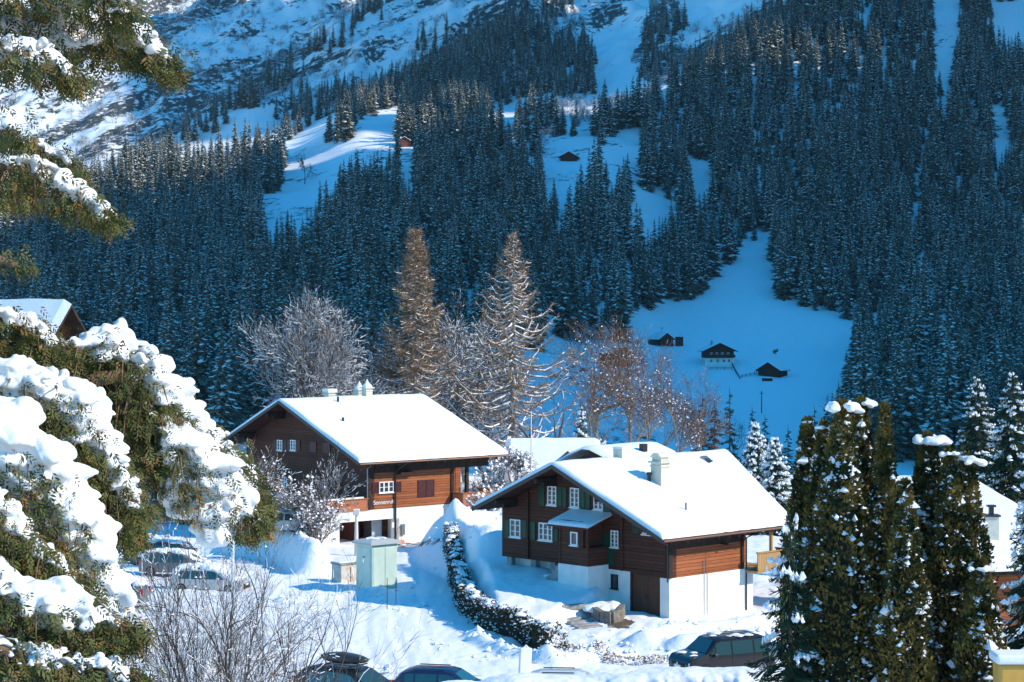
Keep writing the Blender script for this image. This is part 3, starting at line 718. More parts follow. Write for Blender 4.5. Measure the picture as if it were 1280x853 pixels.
    q.build('rafters', [BEAM], roof)
    p = MB(); sl2 = (rg[2]-el[2])/(rg[1]-el[1])
    for f in (.12, .34, .5, .66, .88):
        y = er[1]+(el[1]-er[1])*f; z = (er[2]+slope*(y-er[1])) if y < rg[1] else (el[2]+sl2*(y-el[1]))
        z -= dz+deck+.06
        p.box(er[0][0]+.12, .02, y-.11, y+.11, z-.26, z)
        p.box(er[0][0]+.75, .02, y-.09, y+.09, z-.48, z-.262)
    p.build('purlins', [BEAM], roof)
    return roof
def chimney(par, x, y, z0, z1, w, d, cap='hood', m=None):
    m = m or PLAST2; c = MB(); c.box(x-w/2, x+w/2, y-d/2, y+d/2, z0, z1)
    c.box(x-w/2-.05, x+w/2+.05, y-d/2-.05, y+d/2+.05, z1-.22, z1-.14)
    ch = c.build('chimney', [m], par)
    k = MB(); k.box(x-w/2-.12, x+w/2+.12, y-d/2-.12, y+d/2+.12, z1+.001, z1+.09)
    if cap == 'hood':
        k.box(x-w/2+.05, x+w/2-.05, y-d/2+.05, y+d/2-.05, z1+.091, z1+.32)
        k.prism([(y-d/2-.04, z1+.321), (y+d/2+.04, z1+.321), (y+d/4, z1+.56), (y-d/4, z1+.56)], 'x', x-w/2-.04, x+w/2+.04)
    k.build('chimney_cap', [m], ch)
    s = MB(); r_ = .0
    if cap == 'snow':
        n = 8
        for (z, q) in ((z1+.092, 1.0),):
            s.add([(x+math.cos(i*math.pi/4)*w*.72*(1 if i % 2 else .9), y+math.sin(i*math.pi/4)*d*.72, z1+.092) for i in range(8)]+
                  [(x+math.cos(i*math.pi/4)*w*.6, y+math.sin(i*math.pi/4)*d*.6, z1+.26) for i in range(8)]+
                  [(x+math.cos(i*math.pi/4)*w*.28, y+math.sin(i*math.pi/4)*d*.28, z1+.42) for i in range(8)]+[(x, y, z1+.78)],
                  [(i, (i+1) % 8, (i+1) % 8+8, i+8) for i in range(8)]+[(i+8, (i+1) % 8+8, (i+1) % 8+16, i+16) for i in range(8)]+[(i+16, (i+1) % 8+16, 24) for i in range(8)])
        s.build('snow_cap', [SNOW], ch, smooth=True)
    elif cap == 'flat':
        s.box(x-w/2-.1, x+w/2+.1, y-d/2-.1, y+d/2+.1, z1+.092, z1+.3); s.build('snow_cap', [SNOW], ch)
    return ch
def railing_boards(par, pts, z0, z1, m, name='railing', holes=True, t=.05):
    b = MB(); hb = MB()
    for (x0, y0), (x1, y1) in zip(pts[:-1], pts[1:]):
        L = math.hypot(x1-x0, y1-y0); ux, uy = (x1-x0)/L, (y1-y0)/L; nx, ny = uy, -ux
        def bb(s0, s1, za, zb, w0, w1, M_):
            vs = []
            for z in (za, zb):
                for (s_, w_) in ((s0, w0), (s1, w0), (s1, w1), (s0, w1)): vs.append((x0+ux*s_+nx*w_, y0+uy*s_+ny*w_, z))
            M_.add(vs, [(0,3,2,1),(4,5,6,7),(0,1,5,4),(1,2,6,5),(2,3,7,6),(3,0,4,7)])
        bb(0, L, z0, z1-.07, 0, t, b); bb(-.05, L+.05, z1-.068, z1, -.05, t+.06, b); bb(0, L, z0-.1, z0-.002, -.01, t+.03, b)
        if holes:
            k = .6
            while k < L-.3: bb(k, k+.12, (z0+z1)/2-.07, (z0+z1)/2+.07, t+.001, t+.006, hb) ; bb(k, k+.12, (z0+z1)/2-.07, (z0+z1)/2+.07, -.006, -.001, hb); k += .95
    o = b.build(name, [m], par)
    if hb.v: hb.build('cut_outs', [BEAM], o)
    s = MB()
    return o

# ------------------------------------------------------------------ near chalet
def near_chalet():
    h = House((8.47, 110.1, -16.8), math.radians(46.3), 'chalet', 'near dark timber chalet with green shutters, white garage base and broad snowy roof', 'chalet'); R_ = h.root
    er = ((-1.8, 9.4), -1.2, 4.8); rg = ((-1.8, 13.2), 7.14, 8.3); el = ((-1.8, 11.4), 13.7, 5.45)
    SN = .28; DK = .16
    def und(y): return (4.8+(8.3-4.8)/8.34*(y+1.2) if y < 7.14 else 5.45+(8.3-5.45)/6.56*(13.7-y))-SN-DK-.01
    p = MB(); zb = 2.26; x0, x1 = 0, 6.1
    # timber storey: front body and rear body (set back behind the loggia)
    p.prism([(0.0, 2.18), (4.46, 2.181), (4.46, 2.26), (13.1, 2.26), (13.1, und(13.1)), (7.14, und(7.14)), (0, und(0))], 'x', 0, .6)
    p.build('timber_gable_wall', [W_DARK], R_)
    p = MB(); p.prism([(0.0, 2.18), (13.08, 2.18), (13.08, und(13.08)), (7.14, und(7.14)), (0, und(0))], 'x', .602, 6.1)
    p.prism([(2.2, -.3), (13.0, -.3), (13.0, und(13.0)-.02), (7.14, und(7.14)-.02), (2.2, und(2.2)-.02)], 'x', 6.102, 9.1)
    p.build('timber_side_wall', [W_RED], R_)
    q = MB(); q.box(-.03, 7.0, -.06, .62, -.8, 2.178); q.box(-.03, .5, 2.84, 4.46, -.8, 2.4); q.box(.9, 7.0, .62, 6, -.8, 2.1); q.box(.7, 6.5, 4.0, 12.6, .2, 2.25)
    q.box(-.03, .5, .62, 2.84, 2.42, 2.56) if False else None
    q.build('white_base_wall', [PLAST], R_)
    q = MB(); q.box(.16, 6.0, -.07, -.003, 3.72, und(0)-.03); q.build('eave_shade_boards', [BEAM], R_)  # dark board strip whose colour carries the eave shadow on this wall
    # garage
    d = MB(); d.box(.10, .16, .67, 2.84, -.3, 2.36); g = d.build('garage_door', [W_DOOR], R_)
    f = MB(); f.box(-.02, .12, .63, .74, -.3, 2.44); f.box(-.02, .12, 2.74, 2.84, -.3, 2.44); f.box(-.02, .12, .741, 2.739, 2.36, 2.47); f.build('door_frame', [W_DARK], g)
    k = MB(); k.box(.04, .1, 1.7, 1.74, 1.0, 1.2); k.build('handle', [METAL], g)
    # porch bay
    b = MB(); b.box(-1.68, -.002, 4.46, 6.78, .1, 2.55); b.box(-1.3, -.004, 6.79, 8.3, .1, 1.75); bb = b.build('porch_base', [PLAST], R_)
    s = MB()
    for i in range(6): s.box(-1.62+.0, -.55, 6.8+i*.27, 7.07+i*.27, .5, 2.4-i*.24)
    s.build('steps', [CONC], R_)
    w = MB(); w.box(-1.64, -.002, 4.50, 6.74, 2.552, 3.55); w.box(-1.62, -.002, 4.9, 6.70, 3.552, 5.0)
    for y in (4.5, 6.62): w.box(-1.68, -1.54, y-.02, y+.12, 2.56, 4.9)
    pc = w.build('porch', [W_DARK], R_)
    zt = lambda x: 4.72+(.95)*(x+2.1)/2.1*.62
    c = MB(); c.add([(-1.95, 4.2, 4.61), (0, 4.2, 5.2), (0, 7.4, 5.2), (-1.95, 7.4, 4.61), (-1.95, 4.2, 4.71), (0, 4.2, 5.3), (0, 7.4, 5.3), (-1.95, 7.4, 4.71)],
                     [(3,2,1,0),(4,5,6,7),(0,1,5,4),(1,2,6,5),(2,3,7,6),(3,0,4,7)]); cc = c.build('canopy', [W_DARK], pc)
    V = []; n = 26; m_ = 16
    for i in range(n+1):
        for j in range(m_+1):
            y = 4.17+3.26*i/n; x = -2.0+1.98*j/m_; e = min(i, n-i)/n*3.5; e2 = j/m_*2.2; k_ = min(1, min(e/.12, (e2+.001)/.14)); z = 4.66+(x+2.15)*.3023
            V.append((x, y, z+.16*math.sqrt(max(0, 1-(1-k_)**2))+(fbm(x*3, y*3, 3)-.5)*.05*k_))
    sn = MB(); sn.add(V, [(i*(m_+1)+j, i*(m_+1)+j+1, (i+1)*(m_+1)+j+1, (i+1)*(m_+1)+j) for i in range(n) for j in range(m_)]); sn.build('snow_cover', [SNOW], pc, smooth=True)
    def gwin(pxa, pxb, pya, pyb, cols, rows, x0=0.0, **k):
        b0, z1 = h.gab(pxb, pya, x0); b1, z0 = h.gab(pxa, pyb, x0); return window(R_, 'g', x0, min(b0, b1), max(b0, b1), z0, z1, cols, rows, **k)
    def gsh(pxa, pxb, pya, pyb, m=GREEN, x0=0.0, **k):
        b0, z1 = h.gab(pxb, pya, x0); b1, z0 = h.gab(pxa, pyb, x0); return shutter(R_, 'g', x0, min(b0, b1), max(b0, b1), z0, z1, m, **k)
    z = lambda x, y: (560+x*.3594, 520+y*.3594)
    def zz(fn, x0_, x1_, y0_, y1_, *a, **k): (A, B), (C_, D_) = z(x0_, y0_), z(x1_, y1_); return fn(A, C_, B, D_, *a, **k)
    zz(gwin, 348, 379, 246, 309, 2, 4); zz(gwin, 427, 458, 252, 317, 2, 4); zz(gwin, 509, 541, 262, 325, 2, 4)
    zz(gsh, 317, 337, 246, 309); zz(gsh, 380, 397, 248, 313); zz(gsh, 399, 413, 249, 315); zz(gsh, 459, 476, 254, 319); zz(gsh, 478, 495, 256, 321); zz(gsh, 543, 566, 268, 330)
    zz(gwin, 218, 254, 362, 420, 2, 3, fr=WHITE); zz(gsh, 197, 214, 362, 424); zz(gsh, 256, 273, 364, 424)
    zz(gsh, 287, 305, 371, 429); zz(gwin, 318, 365, 375, 431, 3, 3); zz(gsh, 366, 384, 395, 436)
    zz(gwin, 568, 594, 400, 456, 2, 4); zz(gwin, 678, 712, 371, 411, 2, 2); zz(gsh, 643, 664, 356, 408)
    zz(gwin, 428, 452, 405, 449, 1, 1, x0=-1.62)
    zz(gwin, 569, 592, 553, 599, 1, 2, x0=-.03, fr=BEAM)
    b0, z1 = h.gab(*z(566, 400)); 
    d = MB(); pbox(d, 'g', 0, 4.05, 4.9, 2.45, 4.2, .005, .05); d.build('green_door', [GREEN], R_)
    # posts and beams on the gable
    q = MB()
    for px in (280, 608): b0, _ = h.gab(*z(px, 300)); q.box(-.14, -.002, b0-.09, b0+.09, 2.3, min(und(b0), 7.6)-.05)
    q.box(-.05, -.003, .2, 12.9, 4.62, 4.8); q.box(-.05, -.003, .2, 13.0, 2.3, 2.5)
    q.build('wall_posts', [W_DARK], R_)
    q = MB(); q.box(-.16, .12, -.16, .14, 2.2, und(0)-.05); q.box(6.0, 6.16, -.12, .1, 2.18, und(0)-.05); q.box(4.2, 4.32, -.6, .0, 3.7, 3.82)
    q.build('corner_posts', [BEAM], R_)
    q = MB(); 
    for b_ in (12.6, 10.6, 9.0): q.box(.1, .45, b_-.2, b_+.2, .6, 2.26)
    q.build('foundation_blocks', [CONC], R_)
    q = MB(); q.tube([(6.35, -.12, -.4), (6.35, -.12, 3.9), (6.3, -1.1, 4.35)], .045, 6); q.build('downpipe', [METAL], R_)
    q = MB(); q.tube([(-.22, -.1, 2.0), (-.22, -.1, 4.0), (-1.7, -1.1, 4.35)], .045, 6); q.build('downpipe', [METAL], R_)
    a_, _ = h.side(560+887*.3594, 700); q = MB(); q.tube([(a_, -.1, -.3), (a_, -.1, 3.0)], .018, 5); q.tube([(a_+.25, -.1, -.3), (a_+.25, -.1, 3.1)], .018, 5); q.build('cable_pipes', [ZINC], R_)
    # loggia balcony of pale wood
    railing_boards(R_, [(6.35, -.9), (9.1, -.9), (9.1, 0)], 2.2, 3.15, W_PALE, 'balcony_railing', holes=False)
    q = MB(); q.box(6.3, 9.15, -.95, 2.2, 1.98, 2.09); 
    for (x, y) in ((8.95, -.8), (7.7, -.8)): q.box(x-.08, x+.08, y-.08, y+.08, -.6 if x > 8 else 2.1, 4.2)
    q.box(8.0, 9.1, 1.9, 2.1, -.5, 2.0); q.build('balcony_frame', [W_PALE], R_)
    roof = gable_roof(h, R_, er, el, rg, DK, SN)
    top = lambda b: (4.8+(8.3-4.8)/8.34*(b+1.2)) if b < 7.14 else 5.45+(8.3-5.45)/6.56*(13.7-b)
    a, b_ = h.roof_at(825, 604, top); chimney(roof, a, b_, top(b_)-.8, top(b_)+1.15, .72, .78, 'hood')
    a, b_ = h.roof_at(812, 601, top); q = MB(); q.tube([(a, b_, top(b_)-.4), (a, b_, top(b_)+.35)], .1, 8); q.tube([(a, b_, top(b_)+.35), (a, b_, top(b_)+.5)], .15, 8); q.build('vent_pipe', [METAL], roof)
    a, b_ = h.roof_at(857.5, 637, top); q = MB(); q.tube([(a, b_, top(b_)-.4), (a, b_, top(b_)+.38)], .045, 6); q.build('vent_pipe', [METAL], roof)
    a, b_ = h.roof_at(883, 576, top); q = MB(); zc = top(b_); s_ = 3.5/8.34
    for (x0_, x1_, y0_, y1_, m_i) in ((a-.15, a+.4, b_-.35, b_+.35, 0),):
        q.add([(x0_, y0_, zc-s_*.5+.05), (x1_, y0_, zc-s_*.5+.05), (x1_, y1_, zc+s_*.5+.05), (x0_, y1_, zc+s_*.5+.05), (x0_, y0_, zc-s_*.5-.3), (x1_, y0_, zc-s_*.5-.3), (x1_, y1_, zc+s_*.5-.3), (x0_, y1_, zc+s_*.5-.3)],
              [(0,1,2,3),(0,4,5,1),(1,5,6,2),(2,6,7,3),(3,7,4,0)])
    sk = q.build('skylight', [ZINC], roof)
    q = MB(); q.add([(a-.08, b_-.25, zc-s_*.25+.075), (a+.33, b_-.25, zc-s_*.25+.075), (a+.33, b_+.25, zc+s_*.25+.075), (a-.08, b_+.25, zc+s_*.25+.075)], [(0,1,2,3)]); q.build('pane', [GLASSM], sk)
    a, b_ = h.roof_at(775.5, 566, top); q = MB(); q.box(a-.3, a+.3, b_-.35, b_+.35, top(b_)-.5, top(b_)+.38); c_ = q.build('chimney', [PLAST2], roof)
    q = MB(); q.box(a-.32, a+.32, b_-.37, b_+.37, top(b_)+.381, top(b_)+.5); q.build('snow_cap', [SNOW], c_)
    k = (817-CX)/F; q = MB(); q.box(7.0, 7.35, 8.3, 8.65, 7.5, 8.72); q.build('chimney', [METAL], roof)
    # rear cross wing seen over the ridge
    q = MB(); q.prism([(7.3, 4), (12.8, 4), (12.8, 7.2), (10, 8.3), (7.3, 7.45)], 'x', 4.3, 9.4); wg = q.build('rear_wing', [W_DARK], R_)
    q = MB(); V = []
    for i in range(21):
        for j, (y, zz_) in enumerate(((7.0, 7.55), (8.3, 8.25), (9.6, 8.66), (10.2, 8.68), (11.5, 8.2), (13.2, 7.3))):
            x = 3.7+6.2*i/20; e = min(1, min(i, 20-i)/1.0); V.append((x, y, zz_-(.2 if e < 1 else 0)+(fbm(x, y, 9)-.5)*.06))
    q.add(V, [(i*6+j, (i+1)*6+j, (i+1)*6+j+1, i*6+j+1) for i in range(20) for j in range(5)]); q.build('snow_cover', [SNOW], wg, smooth=True)
    return h
NEARH = near_chalet()

# ------------------------------------------------------------------ left chalet
def left_chalet():
    h = House((-10.68, 152.3, -17.9), math.radians(50.3), 'chalet', 'left chalet with three chimneys, orange-brown balcony boards and open garage under its terrace', 'chalet'); R_ = h.root
    SN = .3; DK = .16
    er = ((-1.85, 12.4), -1.4, 6.78); rg = ((-1.85, 12.2), 9.4, 10.98); el = ((-1.85, 12.2), 17.9, 7.4)
    def und(y): return (6.78+(4.2)/10.8*(y+1.4) if y < 9.4 else 7.4+(3.58)/8.5*(17.9-y))-SN-DK-.01
    p = MB(); p.prism([(0, 2.82), (17.0, 2.82), (17.0, und(17)), (9.4, und(9.4)), (0, und(0))], 'x', 0, .5); p.build('timber_gable_wall', [W_DARK], R_)
    p = MB(); p.prism([(0, 2.82), (16.98, 2.82), (16.98, und(16.98)), (9.4, und(9.4)), (0, und(0))], 'x', .502, 7.8)
    p.prism([(3.4, 2.82), (16.9, 2.82), (16.9, und(16.9)), (9.4, und(9.4)), (3.4, und(3.4))], 'x', 7.802, 11.4); p.build('timber_side_wall', [W_RED], R_)
    q = MB(); q.box(.5, 11.4, -.06, -.003, 5.55, und(0)-.04); q.build('eave_shade_boards', [BEAM], R_)  # boards under the eave, darkened to stand for the shade there
    # white ground floor with the open garage under the terrace
    g0, _ = h.side(424, 660); g1, gt = h.side(498.8, 648); l0 = -4.3
    q = MB(); q.box(l0-.0, 2.3, -.04, .35, gt+.02, 2.80); q.box(g1, 2.3, -.04, .35, -.8, gt+.018); q.box(2.302, 7.9, -.04, .35, -.8, 2.80)
    q.box(l0, g0, -.04, .35, -.8, gt+.018); q.box(.5, 11.4, 5.0, 16.9, -.8, 2.8); q.box(7.902, 11.4, .35, 3.3, -.8, 2.6); q.box(g1+.02, 7.6, .36, 5.0, -.8, 2.78)
    q.build('white_base_wall', [PLAST], R_)
    q = MB(); q.box(l0, .48, .36, 12.0, 2.45, 2.72); q.build('terrace_slab', [PLAST], R_)
    q = MB(); q.box(l0+.1, g1, 4.6, 4.9, -.5, 2.44); q.box(g1-2.3, g1-2.1, 2.2, 4.6, -.5, 2.44); q.build('garage_back_wall', [REDP], R_)
    q = MB(); q.box(g1-1.65, g1-.75, 1.2, 1.26, -.5, 2.4); q.build('curtain', [CURT], R_)
    q = MB(); q.box(g1-.74, g1-.1, 1.3, 1.36, -.5, 2.42); q.build('inner_door', [W_DARK], R_)
    q = MB(); q.box(g1+.12, g1+.42, -.2, -.045, .75, 1.55); q.build('letter_box', [ZINC], R_)
    q = MB(); q.box(2.05, 2.25, -.12, -.045, 1.35, 1.75); q.build('meter_box', [WHITE], R_)
    railing_boards(R_, [(l0-.3, -.05), (-.15, -.05)], 2.9, 3.72, W_ORANGE, 'terrace_railing')
    railing_boards(R_, [(l0-.3, 12), (l0-.3, -.05)], 2.9, 3.72, W_ORANGE, 'terrace_railing')
    s = MB(); s.box(l0-.38, -.6, -.18, .02, 3.725, 3.83); s.box(l0-.4, l0-.2, .021, 12, 3.725, 3.84); s.build('railing_snow', [SNOW], R_)
    def swin(pxa, pxb, pya, pyb, cols, rows, **k):
        a0, z1 = h.side(pxa, pya); a1, z0 = h.side(pxb, pyb); return window(R_, 's', 0, a0, a1, z0, z1, cols, rows, **k)
    def ssh(pxa, pxb, pya, pyb, m=WINE):
        a0, z1 = h.side(pxa, pya); a1, z0 = h.side(pxb, pyb); return shutter(R_, 's', 0, a0, a1, z0, z1, m)
    swin(473.5, 491.5, 602.8, 615.3, 3, 2); ssh(465, 472.8, 603.2, 616.3); ssh(492.3, 501, 602.4, 615)
    ssh(522, 532, 600.5, 621); ssh(532.4, 542.5, 600.2, 620.4)
    def gw(pxa, pxb, pya, pyb, cols, rows):
        b0, z1 = h.gab(pxb, pya); b1, z0 = h.gab(pxa, pyb); return window(R_, 'g', 0, b0, b1, z0, z1, cols, rows)
    def gs(pxa, pxb, pya, pyb):
        b0, z1 = h.gab(pxb, pya); b1, z0 = h.gab(pxa, pyb); return shutter(R_, 'g', 0, b0, b1, z0, z1, WINE)
    gw(347, 353.5, 550.5, 563, 2, 3); gw(363.5, 370.2, 550.5, 563, 2, 3); gs(342, 346.5, 550.5, 563.5); gs(354, 358.3, 550.5, 563.5); gs(359, 363, 550.5, 563.5); gs(371, 375.5, 551, 563.8)
    gw(353, 359, 597, 609, 2, 3); gs(348, 352.5, 597, 609.5); gs(360, 364, 597, 609.5); gw(403, 409.5, 600, 612, 2, 3); gs(387, 396, 553, 565); gs(404, 413, 554, 566)
    q = MB(); q.tube([(2.35, -.14, -.2), (2.35, -.14, 5.6), (2.6, -1.3, 6.3)], .075, 6); q.build('downpipe', [METAL], R_)
    q = MB(); q.tube([(-.2, -.1, 3.0), (-.2, -.1, 5.9), (-.6, -1.3, 6.3)], .045, 6); q.build('downpipe', [ZINC], R_)
    q = MB(); q.box(-.1, .12, -.12, .12, 2.83, und(0)-.03); q.box(7.72, 7.98, -.1, .14, 2.83, und(0)-.03); q.box(9.2, 9.45, -.1, .14, 2.83, und(0)-.03); q.box(2.6, 3.9, -.5, .1, 5.35, 5.5)
    q.box(-1.2, .4, -.45, -.2, 4.9, 5.4) if False else None
    q.build('corner_posts', [BEAM], R_)
    # right balcony
    railing_boards(R_, [(7.9, -1.3), (11.6, -1.3), (11.6, 1.5)], 2.75, 3.72, W_ORANGE, 'balcony_railing')
    railing_boards(R_, [(7.9, 0), (7.9, -1.3)], 2.75, 3.72, W_ORANGE, 'balcony_railing')
    q = MB(); q.box(7.85, 11.7, -1.4, 3.4, 2.42, 2.64); q.build('balcony_slab', [PLAST], R_)
    window(R_, 's', .35, 8.9, 9.8, .9, 1.9, 2, 2, fr=BEAM)
    roof = gable_roof(h, R_, er, el, rg, DK, SN)
    top = lambda b: (6.78+4.2/10.8*(b+1.4)) if b < 9.4 else 7.4+3.58/8.5*(17.9-b)
    a, b_ = h.roof_at(412.3, 501, top); chimney(roof, a, b_, top(b_)-.8, top(b_)+.62, .66, .66, 'flat')
    a, b_ = h.roof_at(449.5, 501, top); chimney(roof, a, b_, top(b_)-.8, top(b_)+.85, .62, .62, 'snow')
    a, b_ = h.roof_at(467, 499.5, top); chimney(roof, a, b_+.9, top(b_+.9)-.8, top(b_)+.85, .62, .62, 'snow')
    for (px, py, hh) in ((422, 502.5, .4), (429, 527, .3)):
        a, b_ = h.roof_at(px, py, top); q = MB(); q.tube([(a, b_, top(b_)-.4), (a, b_, top(b_)+hh)], .09, 6); q.build('vent_pipe', [METAL], roof)
    # painted house name on the wall
    cu = bpy.data.curves.new('lettering', 'FONT'); cu.body = 'Sonnenruh'; cu.size = .44; cu.extrude = .012
    to = bpy.data.objects.new('tmp', cu); COL.objects.link(to); dg = bpy.context.evaluated_depsgraph_get(); me = bpy.data.meshes.new_from_object(to.evaluated_get(dg)); bpy.data.objects.remove(to)
    me.materials.clear(); me.materials.append(WHITE)
    a, z = h.side(466.5, 631.2); o = link('lettering', me, R_); o.location = (a, -.02, z); o.rotation_euler = (math.pi/2, 0, 0)
    return h
LEFTH = left_chalet()
# ------------------------------------------------------------------ leafless trees
BARKD = mat('dark_bark', (.045, .035, .03), .9, (.10, .08, .065), 6)
BARKL = mat('light_bark', (.20, .155, .12), .9, (.30, .24, .19), 4)
TWIGB = mat('brown_twigs', (.10, .055, .036), .85, (.17, .09, .052), 2)
TWIGL = mat('larch_twigs', (.17, .10, .05), .85, (.30, .18, .09), 2)
TWIGG = mat('grey_twigs', (.065, .05, .042), .85, (.13, .10, .08), 2)
def perp(d, r):
    a = Vector((r.gauss(0, 1), r.gauss(0, 1), r.gauss(0, 1))); a = a-d*a.dot(d)
    return a.normalized() if a.length > 1e-4 else d.orthogonal().normalized()
class Tree:
    def __init__(s, seed): s.r = random.Random(seed); s.limb = MB(); s.twig = MB()
    def snow_on(s, mb, p, q, w, slot=1):
        d = q-p; L = d.length
        if L < 1e-4: return
        hz = math.hypot(d.x, d.y)/L
        if hz < .28: return
        side = d.cross(Vector((0, 0, 1))).normalized()*w; up = Vector((0, 0, w*1.15*hz+.006))
        lo = Vector((0, 0, w*.25))
        mb.add([p+side+lo, p-side+lo, p+up+lo, q+side*.8+lo, q-side*.8+lo, q+up*.8+lo], [(0, 2, 5, 3), (1, 4, 5, 2), (0, 3, 4, 1)], slot)
    def hair(s, p, q, w, slot=0):
        d = (q-p); sd = perp(d.normalized(), s.r)*w; s.twig.add([p-sd, p+sd, q+sd*.5, q-sd*.5], [(0, 1, 2, 3)], slot)
    def grow(s, p, d, L, rad, lev, P):
        """recursive branch; P: dict(levels, kids, spread, up, jit, snow, wmin)"""
        r = s.r; n = 4 if lev >= 2 else 3; pts = [p]; dirs = [d]; q = p; dd = d
        for i in range(n):
            dd = (dd+perp(dd, r)*P['jit']*r.uniform(.3, 1)+Vector((0, 0, P['up']*(.5 if lev else .8)))/n).normalized()
            q = q+dd*(L/n); pts.append(q); dirs.append(dd)
        if lev >= P['levels']-1-P.get('thick', 1):
            rs = [rad*(1-.45*i/n) for i in range(n+1)]; s.limb.tube(pts, rs, 6 if lev == P['levels'] else 5, 0, cap=False)
            for i in range(n): s.snow_on(s.limb, pts[i], pts[i+1], max(rs[i]*.8, P['wmin']*.6)) if r.random() < P['snow'] else None
        else:
            w = max(rad, P['wmin'])
            for i in range(n):
                s.hair(pts[i], pts[i+1], w*(1-.25*i/n)*.5)
                if r.random() < P.get('st', .3): s.snow_on(s.twig, pts[i], pts[i+1], w*P.get('tsn', .42))
        if lev <= 0: return
        k = P['kids'][lev] if isinstance(P['kids'], dict) else P['kids']
        for j in range(k):
            f = r.uniform(P.get('f0', .25), 1) if j else 1.0
            i = min(int(f*n), n-1); base = pts[i].lerp(pts[i+1], f*n-i) if f < 1 else pts[n]; bd = dirs[min(i+1, n)]
            nd = (bd+perp(bd, r)*P['spread']*(r.uniform(.6, 1.3) if j else .35)); nd = nd.normalized()
            s.grow(base, nd, L*r.uniform(.55, .82)*(P.get('dec', 1)), rad*(.52 if j else .62), lev-1, P)
    def blobs(s, n, size, pts=None, slot=1):
        vs = pts or [Vector(v) for v in s.r.sample(s.twig.v, min(n, len(s.twig.v)))]
        for c in vs[:n]:
            w = size*s.r.uniform(.5, 1.3)
            a = [(c.x+w*math.cos(k*2.09+.3), c.y+w*math.sin(k*2.09+.3), c.z) for k in range(3)]
            s.twig.add(a+[(c.x, c.y, c.z+w*.9), (c.x, c.y, c.z-w*.35)], [(0,1,3),(1,2,3),(2,0,3),(1,0,4),(2,1,4),(0,2,4)], slot)
    def finish(s, name, loc, label, cat, group=None, bark=None, twig=None):
        o = empty(name, loc, 0, label, cat, group)
        s.limb.build('trunk', [bark or BARKL, SNOWT], o); s.twig.build('crown', [twig or TWIGG, SNOWT], o)
        return o
def bare_tree(px, D, ytop, seed, label, P=None, bark=None, twig=None, name='bare_tree', cat='tree', group=None, stems=1, blob=0, trunk_f=.3, lean=0, base=None, rad=None, bsize=.1):
    x = (px-CX)/F*D; z0 = gz(x, D) if base is None else base; H = (HY-ytop)/F*D-z0
    Q = dict(levels=5, kids=4, spread=.75, up=.12, jit=.22, snow=.8, wmin=.035); Q.update(P or {})
    t = Tree(seed); r = t.r
    for k in range(stems):
        d = Vector((lean+r.gauss(0, .02), r.gauss(0, .03), 1)).normalized() if stems == 1 else Vector((r.gauss(0, .28), r.gauss(0, .28), 1)).normalized()
        p0 = Vector((r.gauss(0, .15)*(stems > 1), r.gauss(0, .15)*(stems > 1), -.3))
        t.grow(p0, d, H*trunk_f, (rad or H*.016)*(1 if stems == 1 else .7), Q['levels'], Q)
    # scale to the wanted height
    zm = np.percentile([v[2] for v in t.twig.v], 99.7); sc = H/zm
    wx = sc*Q.get('wx', 1); A_ = np.array(t.twig.v); mx_, my_ = A_[:, 0].mean(), A_[:, 1].mean(); mz_ = max(A_[:, 2].mean(), 1)
    if stems == 1:
        for mb in (t.limb, t.twig): mb.v = [(v[0]-mx_*(max(v[2], 0)/mz_), v[1]-my_*(max(v[2], 0)/mz_), v[2]) for v in mb.v]
    for mb in (t.limb, t.twig): mb.v = [(v[0]*wx, v[1]*wx, v[2]*sc) for v in mb.v]
    if blob: t.blobs(blob, bsize)
    return t.finish(name, (x, D, z0), label, cat, group, bark, twig)

